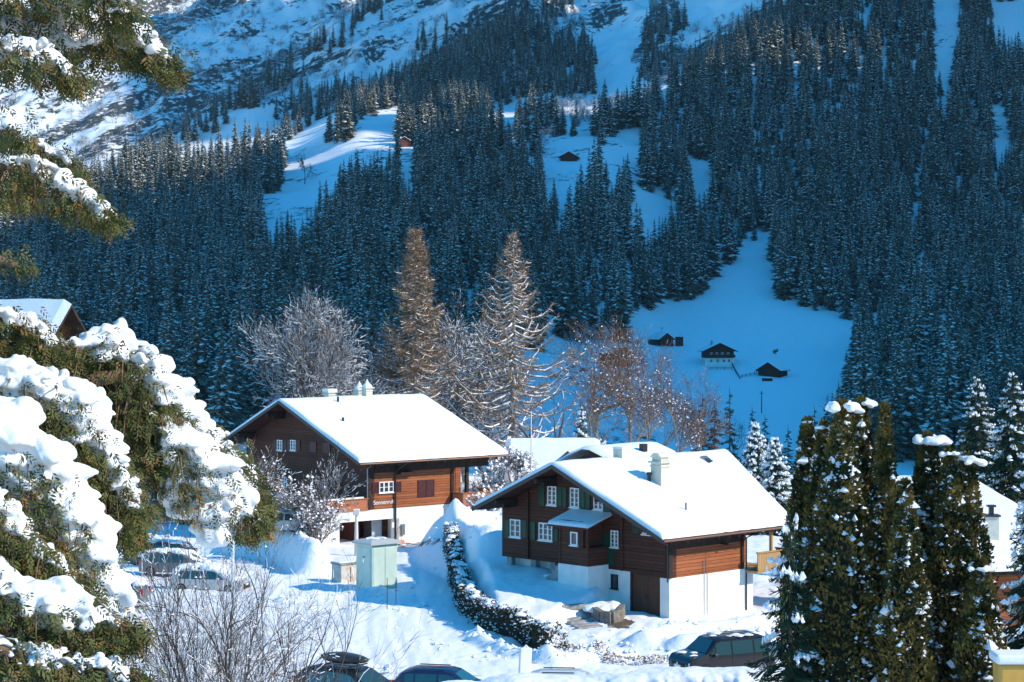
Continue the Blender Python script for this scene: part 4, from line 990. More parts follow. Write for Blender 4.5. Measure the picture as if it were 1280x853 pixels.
def larch(px, D, ytop, seed, label, R0, brown=1.0, low=.16, D2=None, upturn=.5, hairs=1.0):
    x = (px-CX)/F*D; z0 = gz(x, D); H = (HY-ytop)/F*D-z0; t = Tree(seed); r = t.r
    pts = [Vector((r.gauss(0, .05), r.gauss(0, .05), H*i/14)) for i in range(15)]
    t.limb.tube(pts, [H*.017*(1-i/14.5)+.02 for i in range(15)], 8, 0)
    n = 150
    for i in range(n):
        f = low+(1-low)*(i/n)**.95; z = H*f; tt = (f-low)/(1-low)
        L = R0*.92*((1-tt)**.85)*(1+.45*math.sin(math.pi*tt))*r.uniform(.55, 1.05)*(1 if tt > .2 else .75+.25*tt/.2)+.25
        a = i*2.4+r.uniform(-.5, .5); ca, sa = math.cos(a), math.sin(a)
        steps = 6; q = []
        dr = r.uniform(.10, .22)
        for k in range(steps+1):
            u = k/steps; q.append(Vector((ca*L*u, sa*L*u, z-L*dr*math.sin(u*2.2)*1.3+L*upturn*.42*u**3))+Vector((r.gauss(0, .05), r.gauss(0, .05), r.gauss(0, .05))))
        w = .02+.016*L
        t.limb.tube(q, [w*(1-.7*k/steps) for k in range(steps+1)], 4, 0, cap=False)
        for k in range(steps):
            if r.random() < (.97 if tt < .8 else .55): t.snow_on(t.limb, q[k], q[k+1], .05+.028*(1-k/steps)*min(L, 4)*.6)
        m = int((10+L*13)*hairs*brown*(1.3 if tt > .25 else .35))
        for k in range(m):
            u = r.uniform(.15, 1); i0 = min(int(u*steps), steps-1); b = q[i0].lerp(q[i0+1], u*steps-i0)
            sg = r.choice((-1, 1)); side = Vector((-sa*sg, ca*sg, 0)); l = r.uniform(.3, 1.0)*(1.15-u*.5)*min(1, .45+L*.25)
            e = b+(side*r.uniform(.2, 1)+Vector((ca, sa, 0))*r.uniform(.1, .9)).normalized()*l+Vector((0, 0, r.uniform(-.45, .5)*l))
            t.hair(b, e, .022)
            for _ in range(2):
                g = b.lerp(e, r.uniform(.3, .9)); e2 = g+Vector((r.gauss(0, .22), r.gauss(0, .22), r.gauss(.05, .22)))*1.2; t.hair(g, e2, .017)
            if r.random() < .16: t.snow_on(t.twig, b, e, .032)
    # dense fine twigs of the upper crown
    return t.finish('larch', (x, D, z0), label, 'larch', bark=BARKL, twig=TWIGL)
larch(519, 192, 287, 11, 'narrow brown larch rising behind the chimneys of the left chalet', 3.9, brown=1.15, low=.30, hairs=1.25)
larch(641, 197, 291, 12, 'tall larch with bare snow lined branches between the two chalets', 7.4, brown=.6, low=.10, upturn=.9)
bare_tree(399, 188, 371, 21, 'round crowned bare tree laced with snow behind the left chalet roof', dict(kids=6, spread=.62, up=.06, levels=5, jit=.22, wmin=.036, snow=.95, f0=.25, dec=.98, st=.45, wx=.8), group=None, trunk_f=.30, rad=.34, bark=BARKD)
DT = dict(kids=5, spread=.8, up=.05, levels=5, jit=.3, wmin=.036, snow=.95, st=.32)
bare_tree(452, 196, 415, 22, 'bare snowy tree just right of the round crowned tree', DT, twig=TWIGG, bark=BARKD)
bare_tree(487, 200, 405, 24, 'bare snowy tree under the narrow larch, left side', DT, twig=TWIGG, bark=BARKD)
bare_tree(552, 214, 398, 23, 'bare snowy tree close right of the narrow larch', DT, bark=BARKD)
bare_tree(583, 218, 380, 25, 'tallest bare tree standing between the two larches', dict(DT, spread=.62), twig=TWIGG)
bare_tree(606, 212, 470, 26, 'low spreading snowy tree left of the tall larch trunk', DT, bark=BARKD)
bare_tree(375, 180, 470, 43, 'low snowy tree at the left end of the left chalet ridge', DT, bark=BARKD)
bare_tree(687, 190, 490, 27, 'thin young bare tree right of the tall larch', dict(DT, kids=3, levels=4, snow=.35), bark=BARKD)
BR = dict(wx=.72, kids=4, spread=.66, up=.14, levels=6, jit=.22, wmin=.03, snow=.75, st=.05)
bare_tree(766, 236, 405, 28, 'spreading bare tree with russet twigs above the near chalet ridge', dict(BR, spread=.8, wx=.95), twig=TWIGB, blob=200, bsize=.13)
bare_tree(790, 262, 398, 29, 'russet crowned bare tree behind the spreading snowy one', dict(BR, snow=.2), twig=TWIGB)
bare_tree(848, 232, 448, 30, 'snow dotted bare tree with white forked trunk behind the near chalet', dict(BR, snow=.7), twig=TWIGB, blob=180, bsize=.13)
bare_tree(878, 250, 462, 31, 'reddish brown bare tree right of the white forked one', dict(BR, snow=.15), twig=TWIGB)
bare_tree(812, 250, 470, 32, 'small reddish bare tree between two snow dotted trees', dict(BR, snow=.2, levels=4, kids=5), twig=TWIGB)
bare_tree(735, 250, 470, 44, 'thin russet tree left of the spreading snow dotted tree', dict(BR, snow=.3, levels=4, kids=5), twig=TWIGB)
bare_tree(970, 690, 436, 33, 'tiny bare tree behind the dark barn on the blue meadow', dict(BR, snow=0, levels=4, wmin=.12), bark=BARKD)
bare_tree(381, 1010, 192, 34, 'bare tree alone on the sunlit upper clearing', dict(BR, snow=.3, levels=4, wmin=.16, spread=.9), bark=BARKD)
# twiggy shrubs by the chalets
SH = dict(kids=4, spread=.7, up=.25, levels=4, jit=.3, wmin=.03, snow=.5, thick=0)
def shrub(px, py, D, ytop, seed, label, P=None, stems=6, blob=160, bsize=.13, **k):
    x = (px-CX)/F*D; base = (HY-py)/F*D
    return bare_tree(px, D, ytop, seed, label, dict(SH, **(P or {})), name='shrub', cat='shrub', stems=stems, blob=blob, bsize=bsize, base=base, rad=.07, trunk_f=.35, **k)
shrub(318, 660, 138, 560, 35, 'reddish snow dotted shrub left of the left chalet gable', blob=150, twig=TWIGB)
shrub(296, 665, 134, 585, 36, 'reddish shrub behind the snowy tip of the foreground bough', blob=200, twig=TWIGB)
shrub(382, 672, 140, 596, 37, 'snow tufted shrub in front of the left chalet terrace', blob=330, twig=TWIGB)
shrub(398, 682, 138, 622, 38, 'snow tufted shrub by the terrace rail end', blob=260, twig=TWIGB)
shrub(398, 660, 143, 560, 39, 'tall thin stems standing against the left chalet gable', dict(spread=.35, snow=.1, kids=3), stems=7, blob=0, twig=TWIGG)
shrub(596, 655, 165, 600, 40, 'snow heaped shrub between the two chalets', blob=420, bsize=.2, stems=9, P=dict(spread=.9, snow=.9))
shrub(616, 672, 150, 612, 41, 'snow heaped shrub against the left wall of the near chalet', blob=420, bsize=.17, stems=9, P=dict(spread=.9, snow=.9))
shrub(630, 640, 178, 575, 45, 'snowy thicket behind the near chalet left eave', blob=350, bsize=.2, stems=9, P=dict(spread=.9, snow=.9))
shrub(648, 600, 162, 560, 46, 'snowy bush left of the hidden house roof', blob=200, bsize=.2, stems=7, P=dict(spread=.9, snow=.8))
# big leafless shrub in the left foreground
t_ = bare_tree(292, 47, 648, 42, 'large leafless shrub with dark crossing stems in the left foreground', dict(kids=4, spread=.6, up=.05, levels=5, jit=.3, wmin=.010, snow=.34, thick=2, f0=.2, tsn=.6, st=.10, wx=.72), name='shrub', cat='shrub', stems=8, trunk_f=.34, rad=.095, bark=BARKD, twig=TWIGG, blob=240, bsize=.035)

# ------------------------------------------------------------------ evergreens near the village
NEEDLEG = mat('green_needles', (.012, .028, .014), .7, (.04, .065, .028), 3, spec=.15)
def near_spruce(px, D, ytop, seed, label, RR, base=None, snow=.5, heavy=1.0, tiers=34, per=11, group=None, droop=.38, spread=.8, sunny=False, name='spruce_tree'):
    x = (px-CX)/F*D; z0 = gz(x, D) if base is None else base; H = ((HY-ytop)/F*D-z0)/1.02
    V, Fq, M = spruce_arrays(seed, H=H, RR=RR, tiers=tiers, per=per, snow=snow, heavy=heavy, droop=droop, spread=spread)
    # split each branch face into a rough fan of twigs
    r = np.random.RandomState(seed); quads = V[Fq]; g = quads[M == 0]; s = quads[M == 1]; b = quads[M == 2]
    out = []
    for q in g:
        k = 5
        for i in range(k):
            f0, f1 = i/k, (i+.72)/k
            a0 = q[0]*(1-f0)+q[1]*f0 if False else None
            e0 = q[0]+(q[3]-q[0])*f0; e1 = q[0]+(q[3]-q[0])*f1; h0 = q[1]+(q[2]-q[1])*f0; h1 = q[1]+(q[2]-q[1])*f1
            j = r.normal(0, .05, 3); out.append([e0, e1, h1*1.0+j, h0+(h0-e0)*.25*r.rand()+j])
    g2 = np.array(out); allq = [g2.reshape(-1, 3)]; mi = [np.zeros(len(g2), int)]
    # snow pads: two-sided lumpy pads
    mb = MB()
    for q in s:
        c = q.mean(0); w = np.linalg.norm(q[0]-q[2])*.30; w2 = np.linalg.norm(q[1]-q[3])*.42
        for _ in range(5):
            f = r.rand(); p = q[0]*(1-f)+q[2]*f+(q[1]-q[3])*r.uniform(-.22, .22); chip(mb, p, min(max(w, w2)*r.uniform(.2, .6), .22), (.05+.05*heavy)*r.uniform(.7, 1.6), r)
    MM = np.zeros(len(g2), int)
    o = empty(name, (x, D, z0), 0, label, 'spruce', group)
    mb.v = [tuple(p) for p in g2.reshape(-1, 3)]+mb.v; k0 = len(g2)*4; mb.f = [tuple(range(4*i, 4*i+4)) for i in range(len(g2))]+[tuple(i+k0 for i in f) for f in mb.f]; mb.m = [0]*len(g2)+mb.m
    mb.build('crown', [NEEDLEG, SNOWT], o)
    t = MB(); t.tube([(0, 0, -1), (0, 0, H*.5), (0, 0, H*.99)], [H*.014, H*.008, .02], 7); t.build('trunk', [BARK], o)
    return o
near_spruce(1222, 132, 464, 51, 'tall dark spruce above the right-hand house, left of the pair', 3.5, snow=.45, tiers=40)
near_spruce(1266, 126, 460, 52, 'tall dark spruce above the right-hand house at the picture edge', 3.2, snow=.5, tiers=42)
near_spruce(1300, 78, 505, 53, 'snowy branched spruce cut by the right picture edge below the tall pair', 2.3, snow=.7, heavy=1.3, tiers=30)
near_spruce(988, 66, 640, 54, 'drooping dark spruce with blue snow pads before the columnar thujas', 1.9, snow=.2, heavy=1.9, tiers=24, per=9, droop=.5, spread=.7)
near_spruce(944, 168, 526, 55, 'frosted sunlit spruce behind the near chalet roof, left and taller', 2.7, snow=1, heavy=1.5, tiers=30, per=12)
near_spruce(968, 160, 545, 56, 'frosted sunlit spruce behind the near chalet roof, right and lower', 2.6, snow=1, heavy=1.5, tiers=28, per=12)



near_spruce(726, 176, 503, 60, 'small snow dotted conifer behind the near chalet ridge', 1.5, snow=.6, heavy=1.4, tiers=22, base=-18.2)
near_spruce(752, 178, 545, 61, 'low rounded snowy conifer behind the near chalet ridge', 1.9, snow=1, heavy=1.5, tiers=16, base=-18.2)



def mid_spruce(px, D, ytop, k, label, w=1.0):
    x = (px-CX)/F*D; z0 = gz(x, D); H = (HY-ytop)/F*D-z0; o = link('spruce_tree', protos[k]); o.location = (x, D, z0-.4); s = (H+.4)/22; o.scale = (s*w, s*w, s); tag(o, label, 'spruce')
# columnar thujas
mid_spruce(912, 345, 486, 0, 'dark slim spruce below the far chalet, left of two')
for k_, (px, D, yt) in enumerate([(878, 395, 492), (893, 405, 500), (940, 400, 508), (956, 390, 520), (985, 380, 533), (1004, 395, 522), (1018, 410, 508), (1034, 400, 496), (1048, 420, 478)]):
    mid_spruce(px, D, yt, k_ % 6, 'dark spruce of the row closing the blue meadow below', 1.1); bpy.data.objects[COL.objects[-1].name]['group'] = 'spruces closing the blue meadow below'
THUJA = mat('thuja_foliage', (.016, .028, .009), .75, (.20, .14, .035), 1.3, spec=.1, lo=.38, hi=.62)
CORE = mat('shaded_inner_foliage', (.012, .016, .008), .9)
def thuja(px, D, ytop, rad, seed, label, cap=1.0, group='columnar thujas at the right', leaves=11000, snow=330, point=1.6):
    x = (px-CX)/F*D; z0 = gz(x, D); H = (HY-ytop)/F*D-z0; r = np.random.RandomState(seed)
    def rr_(f, a):
        pr = np.minimum(1, (1-f)**(1/point)*1.9)*np.minimum(1, .72+f*1.2)
        return rad*pr*(.70+.5*vnoise(a*1.9+seed, f*H*.8, seed)+.22*vnoise(a*5, f*H*3, seed+1))
    n = leaves; f = r.uniform(.03, .992, n); a = r.uniform(0, 2*math.pi, n); R_ = rr_(f, a)*r.uniform(.80, 1.05, n)
    c = np.stack([R_*np.cos(a), R_*np.sin(a), f*H], -1); out = np.stack([np.cos(a), np.sin(a), np.zeros(n)], -1)
    d = out*r.uniform(.15, .9, (n, 1))+np.array([0, 0, 1.0])*r.uniform(.5, 1.1, (n, 1))+r.normal(0, .35, (n, 3)); d /= np.linalg.norm(d, axis=1)[:, None]
    s = np.cross(d, r.normal(0, 1, (n, 3))); s /= np.linalg.norm(s, axis=1)[:, None]
    L = r.uniform(.10, .24, (n, 1)); w = L*r.uniform(.18, .34, (n, 1))
    V = np.stack([c-s*w, c+d*L*.5+s*0-s*w*1.1*0+s*w, c+d*L, c+d*L*.5-s*w], 1).reshape(-1, 3)
    o = empty('thuja', (x, D, z0), 0, label, 'thuja', group)
    # dark core + trunk
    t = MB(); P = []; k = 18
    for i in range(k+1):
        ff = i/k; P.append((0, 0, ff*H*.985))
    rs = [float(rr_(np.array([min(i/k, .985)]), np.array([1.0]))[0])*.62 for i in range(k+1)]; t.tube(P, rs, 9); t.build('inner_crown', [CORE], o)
    t = MB(); t.tube([(0, 0, -.5), (0, 0, 1.2)], [.14, .11], 7); t.build('trunk', [BARK], o)
    # snow specks lie in the crown; the cap is a soft fused lump
    m = MB(); m.v = [tuple(p) for p in V]; m.f = [tuple(range(4*i, 4*i+4)) for i in range(n)]; m.m = [0]*n
    for i in range(int(snow*3.6)):
        ff = r.uniform(.02, .97); aa = r.uniform(0, 6.283)
        if vnoise(np.array([aa*2.0]), np.array([ff*H*1.1]), seed+9)[0] < .38: continue
        Rr = float(rr_(np.array([ff]), np.array([aa]))[0])*r.uniform(.93, 1.06)
        w = abs(r.normal(0, .045))+.022
        if r.rand() < .05: w *= 2.3
        chip(m, (Rr*math.cos(aa), Rr*math.sin(aa), ff*H), w, w*r.uniform(.5, 1.3), r)
    m.build('crown', [THUJA, SNOWT], o)
    if cap > 0:
        m = MB()
        for i in range(16):
            a_, q_ = r.uniform(0, 6.28), rad*.62*cap*math.sqrt(r.rand()); 
            blob(m, (q_*math.cos(a_), q_*math.sin(a_), H-.12-.5*(q_/rad)**2*rad-.1*r.rand()), rad*.2*cap*r.uniform(.7, 1.3), rad*.2*cap, rad*.17*cap*r.uniform(.7, 1.2), r, 10, 6)
        merged_snow(m, .045, 'snow_cap', o, .03, 5)
    return o
for a in [
 (1009, 69.5, 522, .78, 'leftmost columnar thuja, slim with a small snow tip', .5),
 (1030, 67.5, 527, .85, 'second columnar thuja from the left, snow knob on top', .8),
 (1053, 66.5, 500, .98, 'highest thuja column on the left with a thick rounded snow cap', 1.2),
 (1076, 68.0, 497, .90, 'thuja column with a snow cap right of the thickest capped one', 1.0),
 (1106, 66.5, 503, .92, 'pointed brownish thuja column with bare tip', .0),
 (1131, 65.0, 600, .72, 'short thuja column at the right foot of the left cluster', .5),
 (1160, 68.0, 541, .98, 'tall thuja column with broad snow cap at the left of the right cluster', 1.25),
 (1187, 66.8, 560, .78, 'middle thuja column of the right cluster', .8),
 (1208, 67.0, 567, .86, 'thuja column with thick snow cap at the right of the right cluster', 1.25),
 (1226, 65.0, 700, .80, 'low thuja at the right foot of the right cluster', 1.0)]:
    thuja(a[0], a[1], a[2], a[3]*.93, int(a[0]), a[4], cap=a[5]*.9, point=(1.3 if a[5] else .95))
# ------------------------------------------------------------------ houses that are mostly hidden, and the far ones
def simple_house(px, D, zbase, W_, Dp, Hw, Hr, rz, name, label, cat, wall, snow=.25, over=.6, base_h=0, base_m=None, winlist=(), nsn=1, ridge='y', x=None):
    """gabled house, gable facing local -y; winlist: (u, z, w, h)"""
    x = (px-CX)/F*D if x is None else x
    o = empty(name, (x, D, zbase), rz, label, cat)
    h = W_/2; p = MB(); p.prism([(-h, base_h), (h, base_h), (h, Hw), (0, Hr), (-h, Hw)], 'y', 0, Dp); p.build('timber_wall' if wall is not PLAST else 'wall', [wall], o)
    if base_h > -.5: p = MB(); p.box(-h-.03, h+.03, -.03, Dp+.03, -1.5, base_h-.002); p.build('base_wall', [base_m or wall], o)
    sl = (Hr-Hw)/h; e = h+over
    d = MB(); pts = [(-e, Hw-sl*over+.02), (0, Hr+.02), (e, Hw-sl*over+.02), (e, Hw-sl*over+.18), (0, Hr+.18), (-e, Hw-sl*over+.18)]
    d.prism(pts, 'y', -over, Dp+over); rf = d.build('roof', [BEAM], o)
    s = MB(); V = []; n = 18; m_ = 14
    for i in range(n+1):
        for j in range(m_+1):
            y = -over+(Dp+2*over)*i/n; u = -e+2*e*j/m_; k = min(1, min(min(i, n-i)/1.0, min(j, m_-j)/1.0)); z = Hr+.185-sl*abs(u)
            V.append((u, y, z+snow*(k*.98+.02)+(fbm(u*.8+px, y*.8, 4)-.5)*.1*k))
    s.add(V, [(i*(m_+1)+j, (i+1)*(m_+1)+j, (i+1)*(m_+1)+j+1, i*(m_+1)+j+1) for i in range(n) for j in range(m_)]); s.build('snow_cover', [SNOW], rf, smooth=False)
    for (u, z, w, hh) in winlist: window(o, 's', -.03 if z < base_h else 0, u-w/2, u+w/2, z, z+hh, 2, 2, sill=False)
    return o, rf
def gzp(px, D): return gz((px-CX)/F*D, D)
def hit(px, py, D0=300):
    for D in np.arange(D0, 1700, 3.0):
        x, z = (px-CX)/F*D, None; z = gz(x, D)
        if HY-F*z/D <= py: return D, z
    return D, z
DH, zh = hit(899.5, 458); DB, zb_ = hit(961, 471); DL, zl_ = hit(833, 433); DK_, zk_ = hit(849, 434)
c, rf = simple_house(899.5, DH, zh+.3, 9.4, 9, 4.7, 6.9, math.radians(3), 'far_chalet', 'far brown chalet with white ground floor on the blue meadow', 'chalet', W_DARK, over=1.2, base_h=2.1, base_m=PLAST,
    winlist=[(-2.8,.7,.9,1.0),(-.6,.7,.9,1.0),(1.4,.7,.9,1.0),(3.1,.7,.9,1.0),(-2.7,2.9,.9,1.0),(-.9,2.9,.9,1.0),(.9,2.9,.9,1.0),(2.8,2.9,.9,1.0)])
q = MB(); q.box(-5, 5, -1.3, -.1, 2.3, 3.2); q.build('balcony', [W_DARK], c)
q = MB(); q.box(-2.4, -1.8, 3.4, 4.1, 5.5, 7.8); q.build('chimney', [CONC], rf)
simple_house(961, DB, zb_+.1, 7.4, 6, 2.1, 4.3, math.radians(-32), 'barn', 'dark timber barn below the far chalet on the blue meadow', 'barn', W_DARK, over=.8)
simple_house(833, DL, zl_+.1, 5.4, 8, 2.4, 4.3, math.radians(25), 'barn', 'dark barn with low side roof at the left edge of the blue meadow', 'barn', W_DARK, over=.6)
q = MB(); x_ = (819-CX)/F*DL
q.add([(-2.4, -2, .4), (2.6, -2, .8), (2.6, 2, 2.0), (-2.4, 2, 1.6), (-2.4, -2, .8), (2.6, -2, 1.2), (2.6, 2, 2.4), (-2.4, 2, 2.0)], [(3,2,1,0),(4,5,6,7),(0,1,5,4),(1,2,6,5),(2,3,7,6),(3,0,4,7)])
o = q.build('lean_to', [BEAM]); o.location = (x_, DL-1, zl_); tag(o, 'low dark lean-to roof beside the barn at the left edge of the blue meadow', 'shed')
q = MB(); q.box(-1.3, 1.3, -1.2, 1.2, -1, 2.6); q.box(-1.45, 1.45, -1.35, 1.35, 2.602, 2.75); o = q.build('hut', [W_DARK]); o.location = ((849-CX)/F*DK_, DK_, zk_+.3); tag(o, 'small dark upright hut right of the meadow barn with the lean-to', 'hut')
q = MB(); q.box(-1.6, 1.6, -.4, .4, -.4, .6); q.box(-1.7, 1.7, -.5, .5, .602, .85, 1); o = q.build('log_pile', [W_DARK, SNOW]); Dp_, zp_ = hit(959, 478); o.location = ((959-CX)/F*Dp_, Dp_, zp_+.3); tag(o, 'snow topped log pile in front of the meadow barn', 'log pile')
simple_house(505.5, 1060, gzp(505.5, 1060)+.5, 6.4, 6, 2.8, 4.7, .2, 'cabin', 'small red-brown cabin on the sunlit upper clearing', 'cabin', REDP, over=.7)
simple_house(711, 985, gzp(711, 985), 8, 7, 2.4, 4.6, -.1, 'cabin', 'dark cabin with wide roof on a shaded clearing in the upper forest', 'cabin', W_DARK, over=1.0)
simple_house(778, 560, gzp(778, 560)+12, 6.5, 6, 2.5, 4.4, .6, 'cabin', 'reddish hut half hidden by trees above the meadow barns', 'cabin', REDP, over=.6)
# fences on the meadow
def fence(pts, label, D):
    b = MB(); prev = None
    W3 = []
    for px, py in pts: Dq, zq = hit(px, py); W3.append(Vector(((px-CX)/F*Dq, Dq, zq)))
    for a, c2 in zip(W3[:-1], W3[1:]):
        n = max(2, int((c2-a).length/2.2))
        for i in range(n+1):
            p = a.lerp(c2, i/n); b.box(p.x-.07, p.x+.07, p.y-.07, p.y+.07, p.z-.5, p.z+1.0)
        b.tube([a+Vector((0, 0, .8)), c2+Vector((0, 0, .8))], .07, 4); b.tube([a+Vector((0, 0, .35)), c2+Vector((0, 0, .35))], .06, 4)
    tag(b.build('fence', [W_DARK]), label, 'fence')
fence([(887,463),(915,463)], 'short terrace fence in front of the far chalet', 672)
fence([(915,457),(921,470),(925,475)], 'fence running downhill from the far chalet', 662)
fence([(927,474),(943,470),(948,467)], 'low fence between the far chalet and the barn', 660)
q = MB(); q.tube([(0, 0, -1), (0, 0, 6.3)], [.16, .12], 6); q.tube([(-.6, 0, 5.6), (.6, 0, 5.6)], .07, 4); o = q.build('pole', [BEAM]); Dp_, zp_ = hit(952, 517); o.location = ((952-CX)/F*Dp_, Dp_, zp_); tag(o, 'thin wooden power pole at the lower rim of the blue meadow', 'pole')
q = MB(); q.tube([(0, 0, -1), (0, 0, 4.6)], [.12, .08], 6); q.box(-.05, .9, -.05, .05, 4.2, 4.4); o = q.build('pole', [BEAM]); Dp_, zp_ = hit(826.5, 426); o.location = ((826.5-CX)/F*Dp_, Dp_, zp_); tag(o, 'thin antenna pole above the lean-to roof', 'pole')

# house behind the near chalet: only its snowy roof and two small gables show
o, rf = simple_house(700, 168, -19.5, 9, 6.2, 5.2, 8.35, math.radians(90), 'house', 'hidden house behind the near chalet ridge, only its snowy roof showing', 'house', W_DARK, over=.8, x=(738-CX)/F*168)
for (px, D) in ((711, 163.5), (728, 163)):
    q = MB(); x_ = (px-CX)/F*D; t_ = at(px, 563 if px > 720 else 567, D); b_ = Vector((t_.x, D, t_.z)); 
    q.add([(b_.x-.95, D, b_.z-.9), (b_.x+.95, D, b_.z-.9), (b_.x, D, b_.z), (b_.x-.95, D+3, b_.z-.9), (b_.x+.95, D+3, b_.z-.9), (b_.x, D+3, b_.z)], [(0,1,2),(5,4,3),(0,3,4,1),(1,4,5,2),(2,5,3,0)])
    d_ = link('dormer', q.mesh('dormer', [W_DARK]), rf); d_.matrix_parent_inverse = (Matrix.Translation(o.location) @ Matrix.Rotation(math.radians(90), 4, 'Z')).inverted()
# house at the left, its roof rising over the foreground boughs
simple_house(30, 95, gzp(30, 95)-1, 7.5, 7, 12.2, 17.0, math.radians(58), 'house', 'house at the left with a smooth snowy roof above the foreground boughs', 'house', W_DARK, over=.9, x=(72-CX)/F*95)
# house at the right edge
def right_house():
    o = empty('house', at(1240, 760, 110), 0, 'right-hand house with red-brown wall and snowy roof behind the thujas', 'house'); L = lambda px, py, D: at(px, py, D)-Vector(o.location)
    A, B, C_, D_ = L(1166, 571, 117), L(1182, 577, 116), L(1400, 701, 107), L(1158, 705, 104.6)
    up = Vector((0, 0, -.45)); q = MB(); q.add([A+up, B+up, C_+up, D_+up, A+up*1.5, B+up*1.5, C_+up*1.5, D_+up*1.5], [(3,2,1,0),(4,5,6,7),(0,1,5,4),(1,2,6,5),(2,3,7,6),(3,0,4,7)]); rf = q.build('roof', [BEAM], o)
    V = []; n = 24
    for i in range(n+1):
        for j in range(n+1):
            u, v = i/n, j/n; p = A.lerp(B, u).lerp(D_.lerp(C_, u), v); k = min(1, min(min(i, n-i), min(j, n-j))/1.0)
            V.append((p.x, p.y-.15, p.z-.44*(1-k)+(fbm(p.x, p.y, 3)-.5)*.08))
    q = MB(); q.add(V, [(i*(n+1)+j, i*(n+1)+j+1, (i+1)*(n+1)+j+1, (i+1)*(n+1)+j) for i in range(n) for j in range(n)]); q.build('snow_cover', [SNOW], rf, smooth=True)
    w1, w2 = L(1166, 706, 106), L(1385, 702, 108.4); q = MB(); d = Vector((0, 3, 0)); b = Vector((0, 0, -6)); b0 = Vector((0, 0, -.25))
    q.add([w1+b, w2+b, w2+b0, w1+b0, w1+b+d, w2+b+d, w2+b0+d, w1+b0+d], [(0,1,2,3),(7,6,5,4),(0,4,5,1),(1,5,6,2),(2,6,7,3),(3,7,4,0)]); q.build('wall', [W_RED], o)
    c = L(1239, 668, 108); q = MB(); q.box(c.x-.34, c.x+.34, c.y-.34, c.y+.34, c.z-.6, c.z+.95); ch = q.build('chimney', [PLAST2], rf)
    q = MB(); q.box(c.x-.42, c.x+.42, c.y-.42, c.y+.42, c.z+.952, c.z+1.05); q.box(c.x-.12, c.x+.12, c.y-.12, c.y+.12, c.z+1.051, c.z+1.45); q.box(c.x-.22, c.x+.22, c.y-.22, c.y+.22, c.z+1.451, c.z+1.55); q.build('chimney_cap', [METAL], ch)
right_house()
q = MB(); q.box(0, 3.2, 0, .9, -6, 0); q.box(-.1, 3.3, -.1, 1.0, .002, .3, 1)
o = q.build('low_wall', [mat('ochre_render', (.55, .30, .06), .8, (.6, .34, .08), 3), SNOW]); o.location = at(1249, 831, 61); tag(o, 'ochre yellow wall with snow on top in the lower right corner', 'wall', kind='thing')
md = o.modifiers.new('b', 'BEVEL'); md.width = .1; md.segments = 3
# ------------------------------------------------------------------ street furniture, hedges, walls
def bev(o, w=.02, s=2): m = o.modifiers.new('bevel', 'BEVEL'); m.width = w; m.segments = s; m.limit_method = 'ANGLE'; return o
MINT = mat('pale_green_metal', (.45, .56, .47), .5, (.52, .62, .53), 2)
def cabinet():
    D = 123.5; p = at(471, 738, D); rz = math.radians(40); o = empty('utility_cabinet', (p.x, p.y, gz(p.x, p.y)), rz, 'pale green utility cabinet with overhanging lid beside the lane', 'cabinet')
    h = 2.75; q = MB(); q.box(-.95, .95, -.8, .8, -.6, h-.001); bev(q.build('body', [MINT], o), .015)
    q = MB(); q.add([(-1.15, -1.0, h), (1.15, -1.0, h), (1.15, 1.0, h), (-1.15, 1.0, h), (-1.15, -1.0, h+.12), (1.15, -1.0, h+.12), (1.15, 1.0, h+.12), (-1.15, 1.0, h+.12), (-.8, -.6, h+.26), (.8, -.6, h+.26), (.8, .6, h+.26), (-.8, .6, h+.26)],
        [(3,2,1,0),(0,1,5,4),(1,2,6,5),(2,3,7,6),(3,0,4,7),(4,5,9,8),(5,6,10,9),(6,7,11,10),(7,4,8,11),(8,9,10,11)]); lid = q.build('lid', [mat('grey_lid', (.42, .43, .42), .6)], o)
    q = MB(); r = np.random.RandomState(2)
    for i in range(14): blob(q, (r.uniform(-.7, .6), r.uniform(-.2, .6), h+.27), r.uniform(.12, .3), r.uniform(.12, .25), .08, r)
    merged_snow(q, .04, 'snow_cap', lid, .02, 6)
    for (s) in (-.45, .45):
        q = MB(); q.box(s-.42, s+.42, -.83, -.802, -.2, h-.2); d = q.build('door', [MINT], o); bev(d, .008)
    q = MB(); q.box(-.975, -.952, -.15, .1, 1.95, 2.02); q.build('vent', [BEAM], o)
    q = MB(); q.box(-.975, -.952, -.7, .7, -.2, h-.2); q.build('side_panel', [MINT], o)
cabinet()
def smallbox():
    D = 127; p = at(433, 729, D); o = empty('junction_box', (p.x, p.y, gz(p.x, p.y)), math.radians(40), 'low grey concrete box with rust stained front left of the green cabinet', 'utility box')
    q = MB(); q.box(-.75, .65, -.5, .55, -.6, 1.12); bev(q.build('body', [mat('stained_concrete', (.55, .52, .46), .9, (.42, .30, .22), 2.2, lo=.5, hi=.75)], o), .02)
    q = MB(); q.box(-.82, .72, -.57, .62, 1.122, 1.2); q.build('lid', [CONC], o)
    q = MB(); q.box(-.8, .4, -.4, .6, 1.202, 1.3); b = q.build('snow_cap', [SNOW], o); bev(b, .04, 3)
    q = MB(); q.box(-.05, -.02, -.53, -.502, 0, .95); q.build('door_gap', [BEAM], o)
smallbox()
LAMPM = mat('lamp_white_metal', (.62, .62, .6), .4)
